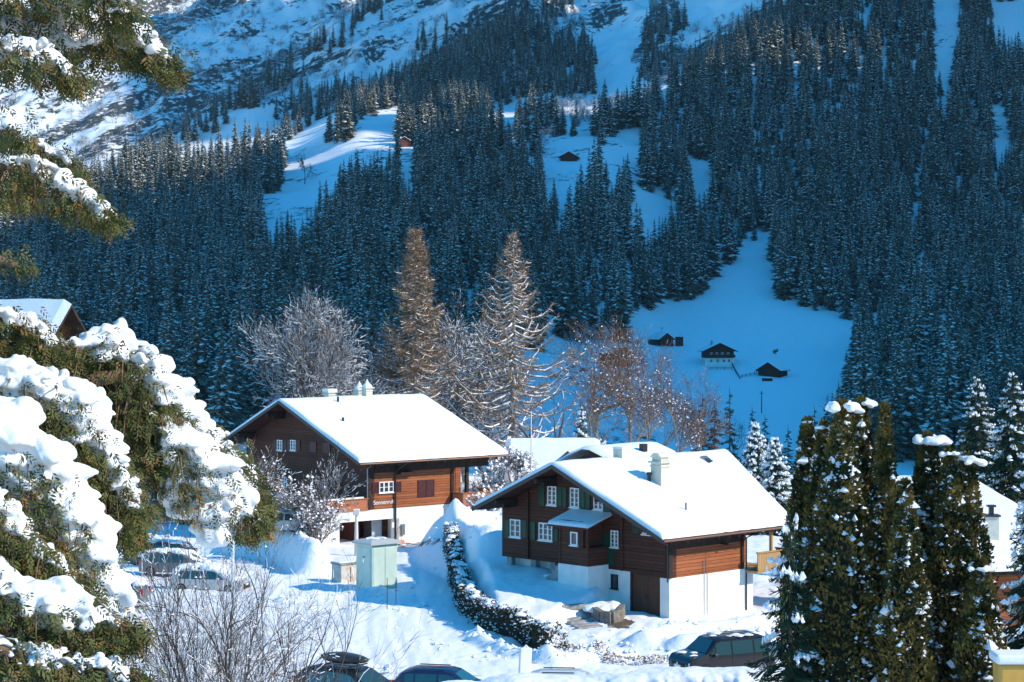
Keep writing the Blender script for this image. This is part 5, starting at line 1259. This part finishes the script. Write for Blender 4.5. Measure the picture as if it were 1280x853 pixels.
def lamp_post(px, py, D, h, label, style='cube', r=.05):
    p = at(px, py, D); o = empty('street_lamp', (p.x, p.y, p.z), 0, label, 'lamp')
    q = MB(); q.tube([(0, 0, -1), (0, 0, h*.5), (0, 0, h)], [r*1.25, r, r*.8], 10); q.build('post', [LAMPM], o)
    q = MB()
    if style == 'cube': q.box(-.22, .22, -.22, .22, h+.001, h+.3)
    else: q.box(-.12, .75, -.13, .13, h+.001, h+.16)
    bev(q.build('lamp_head', [LAMPM], o), .03)
    q = MB(); q.box(-.22, .22 if style == 'cube' else .7, -.16, .16, h+(.302 if style == 'cube' else .163), h+(.42 if style == 'cube' else .26)); bev(q.build('snow_cap', [SNOW], o), .04, 3)
lamp_post(445.5, 685, 143, 2.3, 'short white lamp with square head in front of the open garage', 'cube', .13)
lamp_post(291, 905, 82, 9.0, 'tall pale street lamp post behind the large leafless shrub', 'arm', .075)
def pole(px, py, D, h, r, m, label, name='flag_pole', cat='pole', top=None):
    p = at(px, py, D); q = MB(); q.tube([(0, 0, -.6), (0, 0, h)], [r, r*.75], 8); o = q.build(name, [m]); o.location = p; tag(o, label, cat); return o
pole(664, 600, 160, 5.4, .05, LAMPM, 'white flag pole behind the near chalet left eave')
pole(484, 748, 112, 1.15, .022, BEAM, 'thin dark snow stake in the heap before the green cabinet', 'snow_stake', 'stake')
pole(495, 742, 114, .9, .02, BEAM, 'short snow stake at the right foot of the green cabinet', 'snow_stake', 'stake')
# small square sign
p = at(177.5, 735, 116); o = empty('road_sign', p, 0, 'small pale blue square sign on a thin post among the parked cars', 'sign')
q = MB(); q.tube([(0, 0, -.5), (0, 0, 2.0)], .03, 6); q.build('post', [LAMPM], o)
q = MB(); q.box(-.22, .22, -.05, -.032, 1.75, 2.15); bev(q.build('sign_panel', [mat('pale_blue_enamel', (.35, .55, .75), .4)], o), .01)
# white marker slab by the road
p = at(655.5, 846, 88.5); q = MB(); q.box(-.27, .27, -.1, .1, -.5, 1.25); o = q.build('marker_post', [PLAST]); o.location = p; o.rotation_euler = (0, .05, .3); bev(o, .05, 3); tag(o, 'narrow white slab post standing at the road edge', 'post')
# red snow shovel at the garage corner
p = LEFTH.W(2.7, -.5, -.1); o = empty('snow_shovel', p, math.radians(40), 'orange-red snow shovel leaning at the white garage wall', 'shovel')
q = MB(); q.tube([(0, .35, 1.5), (0, 0, .25)], .02, 6); q.build('shaft', [W_PALE], o)
q = MB(); q.add([(-.28, -.15, .0), (.28, -.15, .0), (.24, .1, .5), (-.24, .1, .5), (-.28, -.12, .0), (.28, -.12, .0), (.24, .13, .5), (-.24, .13, .5)], [(0,1,2,3),(7,6,5,4),(0,4,5,1),(1,5,6,2),(2,6,7,3),(3,7,4,0)]); q.build('blade', [ORANGE], o)
p = LEFTH.W(-3.1, 1.6, .15); q = MB(); q.box(-.75, .75, -.5, .5, -.3, .95); q.box(-.8, .8, -.55, .55, .952, 1.02); o = q.build('storage_box', [ORANGE]); o.location = p; o.rotation_euler = (0, 0, math.radians(40)); bev(o, .04, 3); tag(o, 'bright orange storage box inside the open garage', 'box')
p = at(350, 650, 150); q = MB(); q.tube([(0, 0, 0), (0, 0, .75)], [.25, .32], 10); q.tube([(0, 0, .75), (0, 0, .8)], [.35, .33], 10); o = q.build('tub', [mat('blue_plastic', (.03, .18, .6), .4)]); o.location = (p.x, p.y, p.z-.1); tag(o, 'small bright blue tub beside the left chalet gable', 'tub')

# hedges
HEDGEM = mat('hedge_leaves', (.02, .028, .012), .8, (.09, .06, .03), 2.5, spec=.1)
BROWNL = mat('brown_beech_leaves', (.20, .10, .03), .8, (.34, .20, .06), 4, spec=.1)
def hedge(pts, h, w, label, seed, leafm=HEDGEM, n=9000, zf=None, snow=.5, capn=90, ls=.09, capz=.12, even=False):
    r = np.random.RandomState(seed); P = [Vector((p[0], p[1], 0)) for p in pts]; seg = [(P[i+1]-P[i]).length for i in range(len(P)-1)]; T = sum(seg)
    def pos(s):
        for i, L in enumerate(seg):
            if s <= L or i == len(seg)-1: d = (P[i+1]-P[i]).normalized(); return P[i]+d*min(s, L), d
            s -= L
    c0 = P[len(P)//2]; zb = lambda q: (zf(q) if zf else gz(q.x, q.y)-.1)
    o = empty('hedge', (c0.x, c0.y, zb(c0)), 0, label, 'hedge'); O = Vector(o.location); m = MB()
    zs = [zb(pos(T*i/60)[0]) for i in range(61)]; zat = lambda s: float(np.interp(s, np.linspace(0, T, 61), zs))
    for i in range(n):
        s = r.uniform(0, T); p, d = pos(s); nrm = Vector((-d.y, d.x, 0)); hh = h*(.85+.3*float(vnoise(np.array([s*.8]), np.array([0.]), seed)[0]))
        u = r.uniform(-1, 1); v = r.uniform(0, 1)**.8
        if r.rand() < .7: u = math.copysign(r.uniform(.75, 1.08), u)
        else: v = r.uniform(.85, 1.04)
        wd = w/2*(1-.25*v); c = p+nrm*u*wd*(1+.15*r.normal())+Vector((0, 0, zat(s)+v*hh))-O
        dd = Vector((r.normal(), r.normal(), r.normal()+.4)).normalized(); sd = perp(dd, R); L = ls*r.uniform(.7, 1.6)
        if r.rand() < snow*.30: chip(m, c, L*.6, L*.5, r, 1)
        else: m.add([c-sd*L*.3, c+dd*L*.5+sd*L*.35, c+dd*L, c+dd*L*.5-sd*L*.35], [(0,1,2,3)], 0)
    m.build('foliage', [leafm, SNOWT], o)
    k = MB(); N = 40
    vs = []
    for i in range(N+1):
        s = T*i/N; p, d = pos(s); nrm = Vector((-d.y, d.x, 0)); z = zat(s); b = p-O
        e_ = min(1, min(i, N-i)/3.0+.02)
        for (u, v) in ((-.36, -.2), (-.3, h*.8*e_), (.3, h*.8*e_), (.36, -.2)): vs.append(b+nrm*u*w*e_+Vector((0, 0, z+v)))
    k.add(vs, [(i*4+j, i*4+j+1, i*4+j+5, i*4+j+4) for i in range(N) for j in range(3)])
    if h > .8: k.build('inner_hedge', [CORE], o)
    if capn:
        q = MB()
        for i in range(capn):
            s = T*(i+r.rand())/capn; p, d = pos(s); nrm = Vector((-d.y, d.x, 0)); hh = h*(.85+.3*float(vnoise(np.array([s*.8]), np.array([0.]), seed)[0]))
            c = p+nrm*r.uniform(-.3, .3)*w+Vector((0, 0, zat(s)+hh-.02))-O; blob(q, c, w*(.55 if even else r.uniform(.18, .34)), w*(.5 if even else r.uniform(.18, .34)), capz*(1 if even else r.uniform(.7, 1.5)), r, 9, 6)
        merged_snow(q, .06, 'snow_cap', o, .03, 4)
    return o
hedge(HEDGE, 1.45, 1.0, 'snow dotted clipped hedge curving along the lane below the near chalet', 3, n=17000, capn=95, snow=.4)
hedge([XY(705,800,-16.2), XY(770,824,-16.45), XY(842,826,-16.5)], .4, .6, 'low half buried brown hedge along the snow edge before the near chalet drive', 4, n=1300, capn=0, leafm=BROWNL, snow=.9)
zt_ = lambda px, y, D: (HY-y)/F*D
g0 = [((px-CX)/F*D, D) for px, D in ((560, 75), (700, 75), (850, 75), (985, 74.5))]
def zl(q): px = CX+F*q.x/q.y; return (HY-np.interp(px, [560, 620, 760, 930, 985], [856, 853, 846, 839, 846]))/F*q.y-1.75
hedge(g0, 1.5, 1.5, 'brown leaved hedge buried under a long smooth snow bank at the bottom edge', 5, leafm=BROWNL, n=6000, zf=zl, capn=120, capz=.34, snow=.2, ls=.07, even=True)
# dry stone garden wall by the garage
q = MB(); P = [XY(778,764,-16.4), XY(774,771,-16.4), XY(764,774,-16.4), XY(752,773,-16.4), XY(742,767,-16.4)]
for (a, b) in zip(P[:-1], P[1:]):
    d = Vector((b[0]-a[0], b[1]-a[1], 0)); n_ = Vector((-d.y, d.x, 0)).normalized()*.15; A = Vector((*a, -16.02)); B = Vector((*b, -16.02)); lo = Vector((0, 0, -1.4))
    q.add([A-n_+lo, B-n_+lo, B+n_+lo, A+n_+lo, A-n_, B-n_, B+n_, A+n_], [(3,2,1,0),(4,5,6,7),(0,1,5,4),(1,2,6,5),(2,3,7,6),(3,0,4,7)])
o = q.build('retaining_wall', [mat('rough_stone', (.14, .12, .10), .9, (.26, .23, .19), 4, bump=.6, bscale=9)]); tag(o, 'low curved stone retaining wall left of the near garage door', 'wall', kind='thing')
r_ = np.random.RandomState(4); q = MB()
for i in range(70): c = at(r_.uniform(735, 768), 760, r_.uniform(109.3, 110.9)); blob(q, (c.x, c.y, -16.27+(c.y-109.3)*.05+r_.uniform(0, .1)), r_.uniform(.25, .5), r_.uniform(.25, .5), r_.uniform(.12, .25), r_)
o = merged_snow(q, .07, 'snow_heap', None, .05, 3); tag(o, 'snow heap lying behind the curved stone wall', 'snow heap')
# stone steps coming up to the porch through the snow
for i in range(5):
    c = at(716+i*5, 756+i*3.4, 109.8-i*.9); q = MB(); q.box(-.75, .75, -.22, .22, -.25, .04); o = q.build('stone_step', [CONC]); o.location = (c.x, c.y, gz(c.x, c.y)+.07); o.rotation_euler = (0, 0, .5); bev(o, .03)
    tag(o, 'dark stone garden step half under snow before the porch', 'step', 'garden steps before the porch')

# broken clods along the ploughed snow edges
r_ = np.random.RandomState(9); q = MB()
for pts, h, w in BANKS+[([(-3.6,98),(-5.6,112),(-6.4,126)], 0, 1.2), ([(6,104),(3,100),(-1,96)], 0, 1.5)]:
    for i in range(70):
        k = r_.randint(len(pts)-1); f = r_.rand(); x = pts[k][0]*(1-f)+pts[k+1][0]*f+r_.normal(0, w*.55); y = pts[k][1]*(1-f)+pts[k+1][1]*f+r_.normal(0, w*.55)
        s_ = abs(r_.normal(0, .09))+.035; chip(q, (x, y, gz(x, y)+s_*.1), s_, s_*.7, r_, 0)
tag(q.build('snow_clods', [SNOWT]), 'small broken clods of ploughed snow', kind='stuff')
# ------------------------------------------------------------------ cars
CARGLASS = mat('car_glass', (.02, .05, .05), .05, spec=.9)
TYRE = mat('tyre', (.012, .012, .012), .9); RIM = mat('alloy', (.35, .36, .38), .3, metal=.9)
LAMPG = mat('headlight_glass', (.5, .5, .52), .1, spec=.8); REDL = mat('tail_light_red', (.45, .02, .015), .2)
def paint(n, c, r=.25): return mat(n, c, r, metal=.2, spec=.6)
def car(x, y, z, rz, kind, pm, label, snow=0.0, box=False, seed=1):
    """x axis = forward. kind: suv, wagon, hatch"""
    K = dict(suv=(4.6, .93, 1.72, .98, .62), wagon=(4.7, .89, 1.48, .86, .46), hatch=(4.1, .86, 1.46, .86, .44))[kind]
    L, Wd, H, sh, hood = K; h0 = L/2
    top = {'suv': [(-h0, .95), (-h0+.08, 1.15), (-h0+.35, H-.12), (-h0+.7, H), (.55, H), (.8, H-.05), (1.35, sh+.14), (h0-.25, sh-.02), (h0-.04, sh-.22), (h0, .5)],
           'wagon': [(-h0, .8), (-h0+.1, .95), (-h0+.55, H-.08), (-h0+.9, H), (.35, H), (.65, H-.06), (1.35, sh+.1), (h0-.3, sh-.08), (h0-.04, sh-.28), (h0, .45)],
           'hatch': [(-h0, .75), (-h0+.1, .95), (-h0+.45, H-.12), (-h0+.8, H-.01), (.2, H), (.5, H-.07), (1.15, sh+.1), (h0-.3, sh-.08), (h0-.04, sh-.28), (h0, .45)]}[kind]
    o = empty('parked_car', (x, y, z), rz, label, 'car'); xs = np.array([t[0] for t in top]); zs = np.array([t[1] for t in top])
    gx = sorted(set([round(float(v), 3) for v in np.linspace(-h0, h0, 34)]+[round(t[0], 3) for t in top]))
    def half(xx):
        tp = float(np.interp(xx, xs, zs)); e = min(1, (h0-abs(xx))/.45); w = Wd*(.80+.20*math.sqrt(max(0, 1-(1-e)**2)))
        s = min(sh, tp); cab = max(0, tp-sh); wt = w-.26*cab/.65*.62
        return [(w*.93, .24), (w, .40), (w, s*.72), (w*.985, s), (wt+.03, s+cab*.86), (wt-.10, tp), (0, tp+.015)]
    V = []; n = 7
    for xx in gx:
        p = half(xx)
        for (a, b) in p: V.append((xx, -a, b))
        for (a, b) in p[:-1][::-1]: V.append((xx, a, b))
    m = 13; B = MB(); fs = [(i*m+j, (i+1)*m+j, (i+1)*m+j+1, i*m+j+1) for i in range(len(gx)-1) for j in range(m-1)]
    B.add(V, fs+[tuple(range(m)), tuple(range((len(gx)-1)*m+m-1, (len(gx)-1)*m-1, -1)), ]); b = B.build('body', [pm], o, smooth=True)
    md = b.modifiers.new('n', 'EDGE_SPLIT'); md.split_angle = math.radians(38)
    def sidept(xx, f, sg, off=.012):   # f 0 shoulder .. 1 roof rail
        p = half(xx); a = p[3]; c = p[4]; return (xx, sg*(a[0]+(c[0]-a[0])*f+off), a[1]+(c[1]-a[1])*f)
    xr, xf = top[2][0]+.12, top[6][0]-.12; split = [xr+.02, xr+(.75 if kind != 'hatch' else .45), .05 if kind == 'suv' else -.1, top[5][0]+.12]
    for sg in (-1, 1):
        for a, c in zip(split[:-1], split[1:]):
            g = MB(); N = 5; vs = []
            for i in range(N+1):
                xx = a+.04+(c-a-.08)*i/N
                vs += [sidept(xx, .06, sg), sidept(xx, .95, sg)]
            f = [(2*i, 2*i+2, 2*i+3, 2*i+1) for i in range(N)]; g.add(vs, f if sg < 0 else [q[::-1] for q in f]); g.build('window', [CARGLASS], o)
        # front side window triangle
        g = MB(); xx0 = split[-1]+.02; g.add([sidept(xx0, .08, sg), sidept(top[6][0]-.2, .15, sg), sidept(xx0, .9, sg)], [(0, 1, 2)]); g.build('window', [CARGLASS], o)
        d = MB()
        for xx in split[1:3]: d.box(xx-.006, xx+.006, sg*Wd-.004, sg*Wd+.006, .32, sh-.03)
        d.build('door_seam', [BEAM], o)
        mr = MB(); mr.box(split[-1]-.02, split[-1]+.16, sg*(Wd+.04) if sg > 0 else sg*(Wd+.22), sg*(Wd+.22) if sg > 0 else sg*(Wd+.04), sh+.0, sh+.15); bev(mr.build('mirror', [pm], o), .03)
        hl = MB(); hl.box(h0-.30, h0-.045, sg*Wd*.80-.17, sg*Wd*.80+.10, sh-.36, sh-.20); bev(hl.build('headlight', [LAMPG], o), .03)
        tl = MB(); tl.box(-h0-.015, -h0+.16, sg*Wd*.80-.07, sg*Wd*.80+.10, .72, 1.05); bev(tl.build('tail_light', [REDL], o), .03)
    def cross(i0, i1, off):
        a, c = top[i0], top[i1]; V2 = []
        for (xx, zz, k) in ((a[0], a[1], 0), (c[0], c[1], 1)):
            for yy in (-1, -.5, 0, .5, 1):
                w = half(xx)[5][0]*.96 if k == 0 else Wd*.86; V2.append((xx+off*.7, yy*w*.97, zz+off*.7))
        return V2, [(j, j+1, j+6, j+5) for j in range(4)]
    g = MB(); v, f = cross(5, 6, .02); v = [(p[0]+(-.03 if i > 4 else .05), p[1], p[2]+(.02 if i > 4 else -.03)) for i, p in enumerate(v)]; g.add(v, [q[::-1] for q in f]); g.build('windscreen', [CARGLASS], o)
    a, c = top[1], top[2]; g = MB(); w = Wd*.72
    g.add([(a[0]-.0, -w, a[1]+.03), (a[0]-.0, w, a[1]+.03), (c[0]-.03, w*.9, c[1]), (c[0]-.03, -w*.9, c[1])], [(0, 3, 2, 1)]); g.build('rear_window', [CARGLASS], o)
    g = MB(); g.box(h0-.05, h0+.012, -.5, .5, sh-.40, sh-.26); g.box(h0-.05, h0+.015, -.6, .6, .30, .48); g.build('grille', [BEAM], o)
    if kind == 'suv':
        g = MB(); g.tube([(h0+.012, 0, sh-.33), (h0+.03, 0, sh-.33)], .075, 14); g.build('emblem', [RIM], o)
    g = MB(); g.box(h0+.012, h0+.022, -.26, .26, .50, .61); g.build('number_plate', [WHITE], o)
    r = .34 if kind == 'suv' else .31
    for xx in (-h0+.85, h0-.88):
        for sg in (-1, 1):
            t = MB(); yo = sg*(Wd-.1); t.tube([(xx, yo-.11, r), (xx, yo+.12*1, r)], r, 20); ty = t.build('wheel', [TYRE], o)
            t = MB(); s_ = yo+sg*.125
            t.tube([(xx, s_-.02*sg, r), (xx, s_+.012*sg, r)], r*.22, 10)
            for k in range(5): a = k*1.2566; t.tube([(xx, s_, r), (xx+math.cos(a)*r*.62, s_, r+math.sin(a)*r*.62)], .035, 4)
            N = 20; vs = [(xx+math.cos(2*math.pi*k/N)*q, s_+.004*sg, r+math.sin(2*math.pi*k/N)*q) for q in (r*.58, r*.68) for k in range(N)]; t.add(vs, [(k, (k+1) % N, (k+1) % N+N, k+N) for k in range(N)])
            t.build('rim', [RIM], ty)
    g = MB(); g.box(top[3][0]+.1, top[4][0]-.1, -Wd*.66, -Wd*.63, H+.02, H+.06); g.build('roof_rail', [METAL], o)
    g = MB(); g.box(top[3][0]+.1, top[4][0]-.1, Wd*.63, Wd*.66, H+.02, H+.06); g.build('roof_rail', [METAL], o)
    if snow > 0:
        R2 = np.random.RandomState(seed); q = MB()
        for i in range(int(150*snow)):
            xx = R2.uniform(-h0+.25, h0-.35); hf = half(xx); tp = hf[-1][1]; yy = R2.uniform(-1, 1)*hf[5][0]
            if snow < .8 and (R2.rand() < .3): continue
            blob(q, (xx, yy, tp+.01), R2.uniform(.15, .34), R2.uniform(.15, .34), .05+.16*snow*R2.uniform(.6, 1.2), R2)
        merged_snow(q, .055, 'snow', o, .03, 5)
    if box:
        bx = MB(); L2 = 2.25; N = 16; m2 = 12; vs = []
        for i in range(N+1):
            u = i/N; xx = -L2/2+L2*u-.25; e = math.sin(math.pi*min(1, max(0, u*.97+.015)))**.38; wz = .40*e*(.92+.08*math.cos(u*3)); hz = .22*e*(1.0-.22*abs(u-.35))
            for j in range(m2): a = 2*math.pi*j/m2; c_, s_ = math.cos(a), math.sin(a); vs.append((xx, wz*math.copysign(abs(c_)**.6, c_), H+.36+hz*math.copysign(abs(s_)**.7, s_)))
        bx.add(vs, [(i*m2+j, i*m2+(j+1) % m2, (i+1)*m2+(j+1) % m2, (i+1)*m2+j) for i in range(N) for j in range(m2)]+[tuple(range(m2))[::-1], tuple(N*m2+j for j in range(m2))])
        bb = bx.build('roof_box', [mat('black_box_plastic', (.035, .03, .028), .35, spec=.5)], o, smooth=True)
        c_ = MB()
        for xx in (-.95, .35): c_.box(xx-.03, xx+.03, -.7, .7, H+.08, H+.12); 
        c_.build('roof_bars', [METAL], o)
        c_ = MB(); c_.box(-L2/2-.1, L2/2-.4, -.405, .405, H+.345, H+.36); c_.build('seam', [METAL], bb)
    return o
BLACKP = paint('black_paint', (.012, .012, .014)); NAVY = paint('navy_paint', (.012, .018, .06)); SILV = paint('silver_paint', (.50, .50, .50), .3); WHT = paint('white_car_paint', (.75, .75, .75)); DKG = paint('dark_green_paint', (.02, .05, .045)); GREYP = paint('grey_paint', (.14, .15, .16))
def P_(px, D): return (px-CX)/F*D
car(P_(903, 90.5), 90.5, -16.25, math.radians(206), 'suv', BLACKP, 'black off-roader with snowy bonnet parked behind the long snow bank', snow=.12, seed=3)
car(P_(437, 81.5), 81.5, -15.85, math.radians(-33), 'wagon', BLACKP, 'black estate car carrying a dark roof box at the bottom edge', box=True)
car(P_(556, 80), 80, -15.6, math.radians(-12), 'hatch', NAVY, 'dark blue car of which only the roof shows at the bottom edge')
car(P_(715, 80), 80, -15.72, math.radians(-4), 'hatch', WHT, 'white car roof peeping over the long snow bank', snow=0)
car(P_(362, 140), 140, gz(P_(362, 140), 140)-.05, math.radians(-14), 'hatch', SILV, 'silver hatchback nosed towards the snow bank by the left chalet', snow=.25, seed=5)
car(P_(214, 167), 167, gz(P_(214, 167), 167), math.radians(-20), 'suv', GREYP, 'dark off-roader seen through a gap in the foreground boughs', snow=.15, seed=6)
car(P_(200, 137), 137, gz(P_(200, 137), 137), math.radians(168), 'wagon', DKG, 'dark green estate car with snowy roof, rearmost of the parked row', snow=.45, seed=7)
car(P_(222, 130.5), 130.5, gz(P_(222, 130.5), 130.5), math.radians(-12), 'wagon', GREYP, 'grey estate car with snow edged windows in the middle of the parked row', snow=.75, seed=8)
car(P_(262, 124), 124, gz(P_(262, 124), 124)-.25, math.radians(-10), 'wagon', SILV, 'car almost buried in snow behind the leafless shrub', snow=1.2, seed=9)
car(P_(140, 115), 115, gz(P_(140, 115), 115), math.radians(172), 'hatch', GREYP, 'car under snow showing its red tail light left of the leafless shrub', snow=1.0, seed=10)
# ------------------------------------------------------------------ snow laden conifer in the left foreground
NEED1 = mat('olive_needles', (.045, .062, .016), .6, (.11, .115, .03), 6, spec=.25)
NEED2 = mat('bronze_needles', (.16, .085, .02), .6, (.25, .14, .04), 6, spec=.2)
FB = mat('bough_bark', (.12, .075, .045), .9, (.2, .13, .08), 12)
def bez(P, t):
    n = len(P)-1; s = min(int(t*n), n-1); f = t*n-s; g = lambda i: P[max(0, min(n, i))]
    a, b, c, d = g(s-1), g(s), g(s+1), g(s+2)
    return .5*((2*b)+(c-a)*f+(2*a-5*b+4*c-d)*f*f+(3*b-a-3*c+d)*f**3)
FT = empty('conifer', (-4.9, 14.5, gz(-4.9, 14.5)), 0, 'large snow laden conifer reaching in from the left foreground', 'conifer'); FO = Vector(FT.location)
q = MB(); q.tube([(0, 0, -1), (-.1, 0, 4), (.05, 0, 8), (0, 0, 12)], [.34, .3, .24, .16], 12); q.build('trunk', [FB], FT)
def bough(pix, D0, hang, depth, n, seed, snowr, snowt=(0, 1), bronze=.16, dens=1.0, snown=60, foliage_up=.035, lsize=1.0, drape=.0):
    """pix: photo points of the limb from trunk to tip; hang: how far foliage hangs (px) along the limb"""
    r = np.random.RandomState(seed); S = D0/F
    P = [Vector(((x-CX)*S+ (D-D0)*(x-CX)/F, D, (HY-y)/F*D)) for (x, y, D) in [(p[0], p[1], p[2] if len(p) > 2 else D0) for p in pix]]
    start = Vector((-4.9, 14.5, P[0].z-.3)); root = MB(); pts = [start]+[bez(P, i/24) for i in range(25)]
    root.tube([p-FO for p in pts], [.07]+[.05*(1-i/26)+.008 for i in range(25)], 7, 0, cap=False); limb = root.build('limb', [FB], FT)
    m = MB(); br = MB()
    for i in range(int(n*2.1)):
        t = r.uniform(.0, 1.0); c = bez(P, t); hg = np.interp(t, np.linspace(0, 1, len(hang)), hang)*S
        ln = r.uniform(.15, 1); side = r.normal(0, 1)*depth*(1-.45*t)
        tan = (bez(P, min(1, t+.03))-bez(P, max(0, t-.03))).normalized()
        v = (r.rand()**1.1)
        e = c+Vector((tan.x*.12*ln, 0, 0))+Vector((0, side, 0))+Vector((r.normal(0, .05), 0, -v*hg+foliage_up*r.uniform(-.3, 1)*(1-v)))
        if r.rand() < .1: br.tube([c-FO, c.lerp(e, .6)+Vector((0, 0, .04))-FO, e-FO], [.012, .007, .003], 4, 0, cap=False)
        if r.rand() < .10: e = e+Vector((0, 0, r.uniform(.03, .16)))
        # a spray: drooping twiglet with scale leaves both sides
        d = (Vector((tan.x*.6+r.normal(0, .35), r.normal(0, .5)+.25*np.sign(side), -.55-.5*v+r.normal(0, .25)))).normalized(); L = r.uniform(.06, .12)*lsize
        sd = perp(d, R); k = 7; slot = 1 if r.rand() < bronze*(.4+1.2*v) else 0
        for j in range(k):
            f = (j+.5)/k; b = e+d*L*f-Vector((0, 0, .12*L*f*f)); sg = 1 if j % 2 else -1
            ld = (d*.75+sd*sg*.75+Vector((0, 0, -.12))).normalized(); l = L*.52*(1.1-f*.6)*r.uniform(.7, 1.2); wv = d.cross(ld).normalized().cross(ld)*l*.15
            m.add([b-FO, b+ld*l*.5+wv-FO, b+ld*l-FO, b+ld*l*.5-wv-FO], [(0,1,2,3)], slot)
    m.build('foliage', [NEED1, NEED2], limb)
    if br.v: br.build('twigs', [FB], limb)
    if snown:
        s = MB()
        for i in range(int(snown*3.2)):
            t = snowt[0]+(snowt[1]-snowt[0])*(i+r.rand())/int(snown*3.2); c = bez(P, t); w = np.interp(t, np.linspace(0, 1, len(snowr)), snowr)*S*(1.0 if D0 < 15 else 1.05)*(.55+.75*float(vnoise(np.array([t*9.]), np.array([0.]), seed)[0]))
            if w <= .002: continue
            side = r.normal(0, .5)*depth*.9*(1-.4*t)
            dz = r.uniform(-.9, .55)*w - (r.rand()**2)*w*drape
            blob(s, (c.x+r.normal(0, .3)*w-FO.x, c.y+side-FO.y, c.z+dz-FO.z+.045), w*r.uniform(.3, .66), w*r.uniform(.3, .7), w*r.uniform(.22, .5), r, 10, 7)
        if s.v: merged_snow(s, .015, 'snow', limb, .026, 13, smooth=9)
    return limb
# upper boughs
bough([(-60,0,13.6),(20,22,13.6),(90,20,13.8),(140,34,14.0),(180,58,14.0),(210,88,14.0)], 13.8, [32,45,62,50,30,8], .2, 760, 1, [16,24,30,26,26,22,16], snown=120, drape=.9)
bough([(-60,-25,13.2),(40,-24,13.2),(110,-10,13.4),(150,12,13.4)], 13.3, [30,40,40,20], .18, 340, 2, [16,20,22,16], snown=60)
bough([(-60,50,13.0),(10,62,13.0),(60,76,13.2),(85,96,13.2)], 13.1, [38,38,28,14], .16, 300, 3, [18,24,20,12], snown=50, drape=.9)
bough([(-60,195,13.4),(0,208,13.4),(50,215,13.6),(100,248,13.6),(132,274,13.6)], 13.5, [55,52,46,28,8], .18, 400, 4, [6,10,16,16,16], snown=70)
bough([(-50,172,13.8),(10,178,13.8),(50,188,13.8),(85,206,13.8)], 13.8, [24,30,30,15], .15, 160, 5, [6,8,8,10], snown=26)
bough([(-50,150,12.6),(0,158,12.6),(14,172,12.6)], 12.6, [30,20,10], .08, 60, 17, [10,10,6], snown=14)
bough([(-50,318,12.9),(0,326,12.9),(22,332,12.9)], 12.9, [12,8,4], .05, 30, 6, [3,3,3], snown=0)
# lower boughs
bough([(-60,400,15.0),(10,400,15.0),(40,415,15.0),(70,440,15.0)], 15.0, [40,50,40,20], .2, 450, 7, [12,12,12,8], snown=45)
bough([(-60,420,15.4),(60,438,15.4),(140,428,15.6),(195,470,15.7),(245,535,15.8),(300,590,15.9),(322,640,15.9)], 15.6, [90,130,170,170,100,45,20], .34, 3600, 8, [10,14,22,26,16,18,8], snown=150, drape=.6)
bough([(150,470,15.4),(210,540,15.4),(262,600,15.5),(312,655,15.5)], 15.4, [110,90,60,15], .2, 1000, 9, [0,4,26,40,34,20], snown=90, drape=1.0)
bough([(-60,470,14.2),(30,480,14.2),(90,500,14.3),(130,560,14.4),(170,640,14.4)], 14.3, [120,150,150,120,40], .28, 1900, 10, [24,30,30,30,20,14], snown=170, drape=.7)
bough([(-60,520,13.4),(20,560,13.4),(70,600,13.5),(110,680,13.6),(140,770,13.7)], 13.5, [130,140,120,90,30], .22, 1500, 11, [40,46,40,34,26], snown=220, drape=1.0, dens=1)
bough([(-60,600,12.8),(0,640,12.8),(50,690,12.9),(90,740,12.9)], 12.8, [120,110,70,30], .2, 1000, 12, [20,22,18,14], snown=70, drape=.8)
bough([(-60,700,12.4),(20,745,12.4),(80,765,12.5),(150,790,12.6)], 12.4, [120,110,60,12], .2, 1100, 13, [18,26,26,12], snown=90)
bough([(-60,800,12.0),(20,820,12.0),(90,835,12.1),(160,850,12.2)], 12.0, [100,90,60,12], .2, 900, 14, [14,14,18,10], snown=50)
# ------------------------------------------------------------------ valley air
def haze():
    b = MB(); b.box(-1700, 1700, -800, 3200, -80, 1500)
    m = bpy.data.materials.new('haze'); m.use_nodes = True; t = m.node_tree
    t.nodes.remove(t.nodes['Principled BSDF']); v = t.nodes.new('ShaderNodeVolumePrincipled')
    v.inputs['Color'].default_value = (.55, .78, 1, 1); v.inputs['Density'].default_value = 0.00004; v.inputs['Anisotropy'].default_value = .1
    t.links.new(v.outputs[0], t.nodes['Material Output'].inputs['Volume'])
    o = b.build('haze', m); tag(o, 'thin blue winter air over the valley', kind='stuff')
haze()
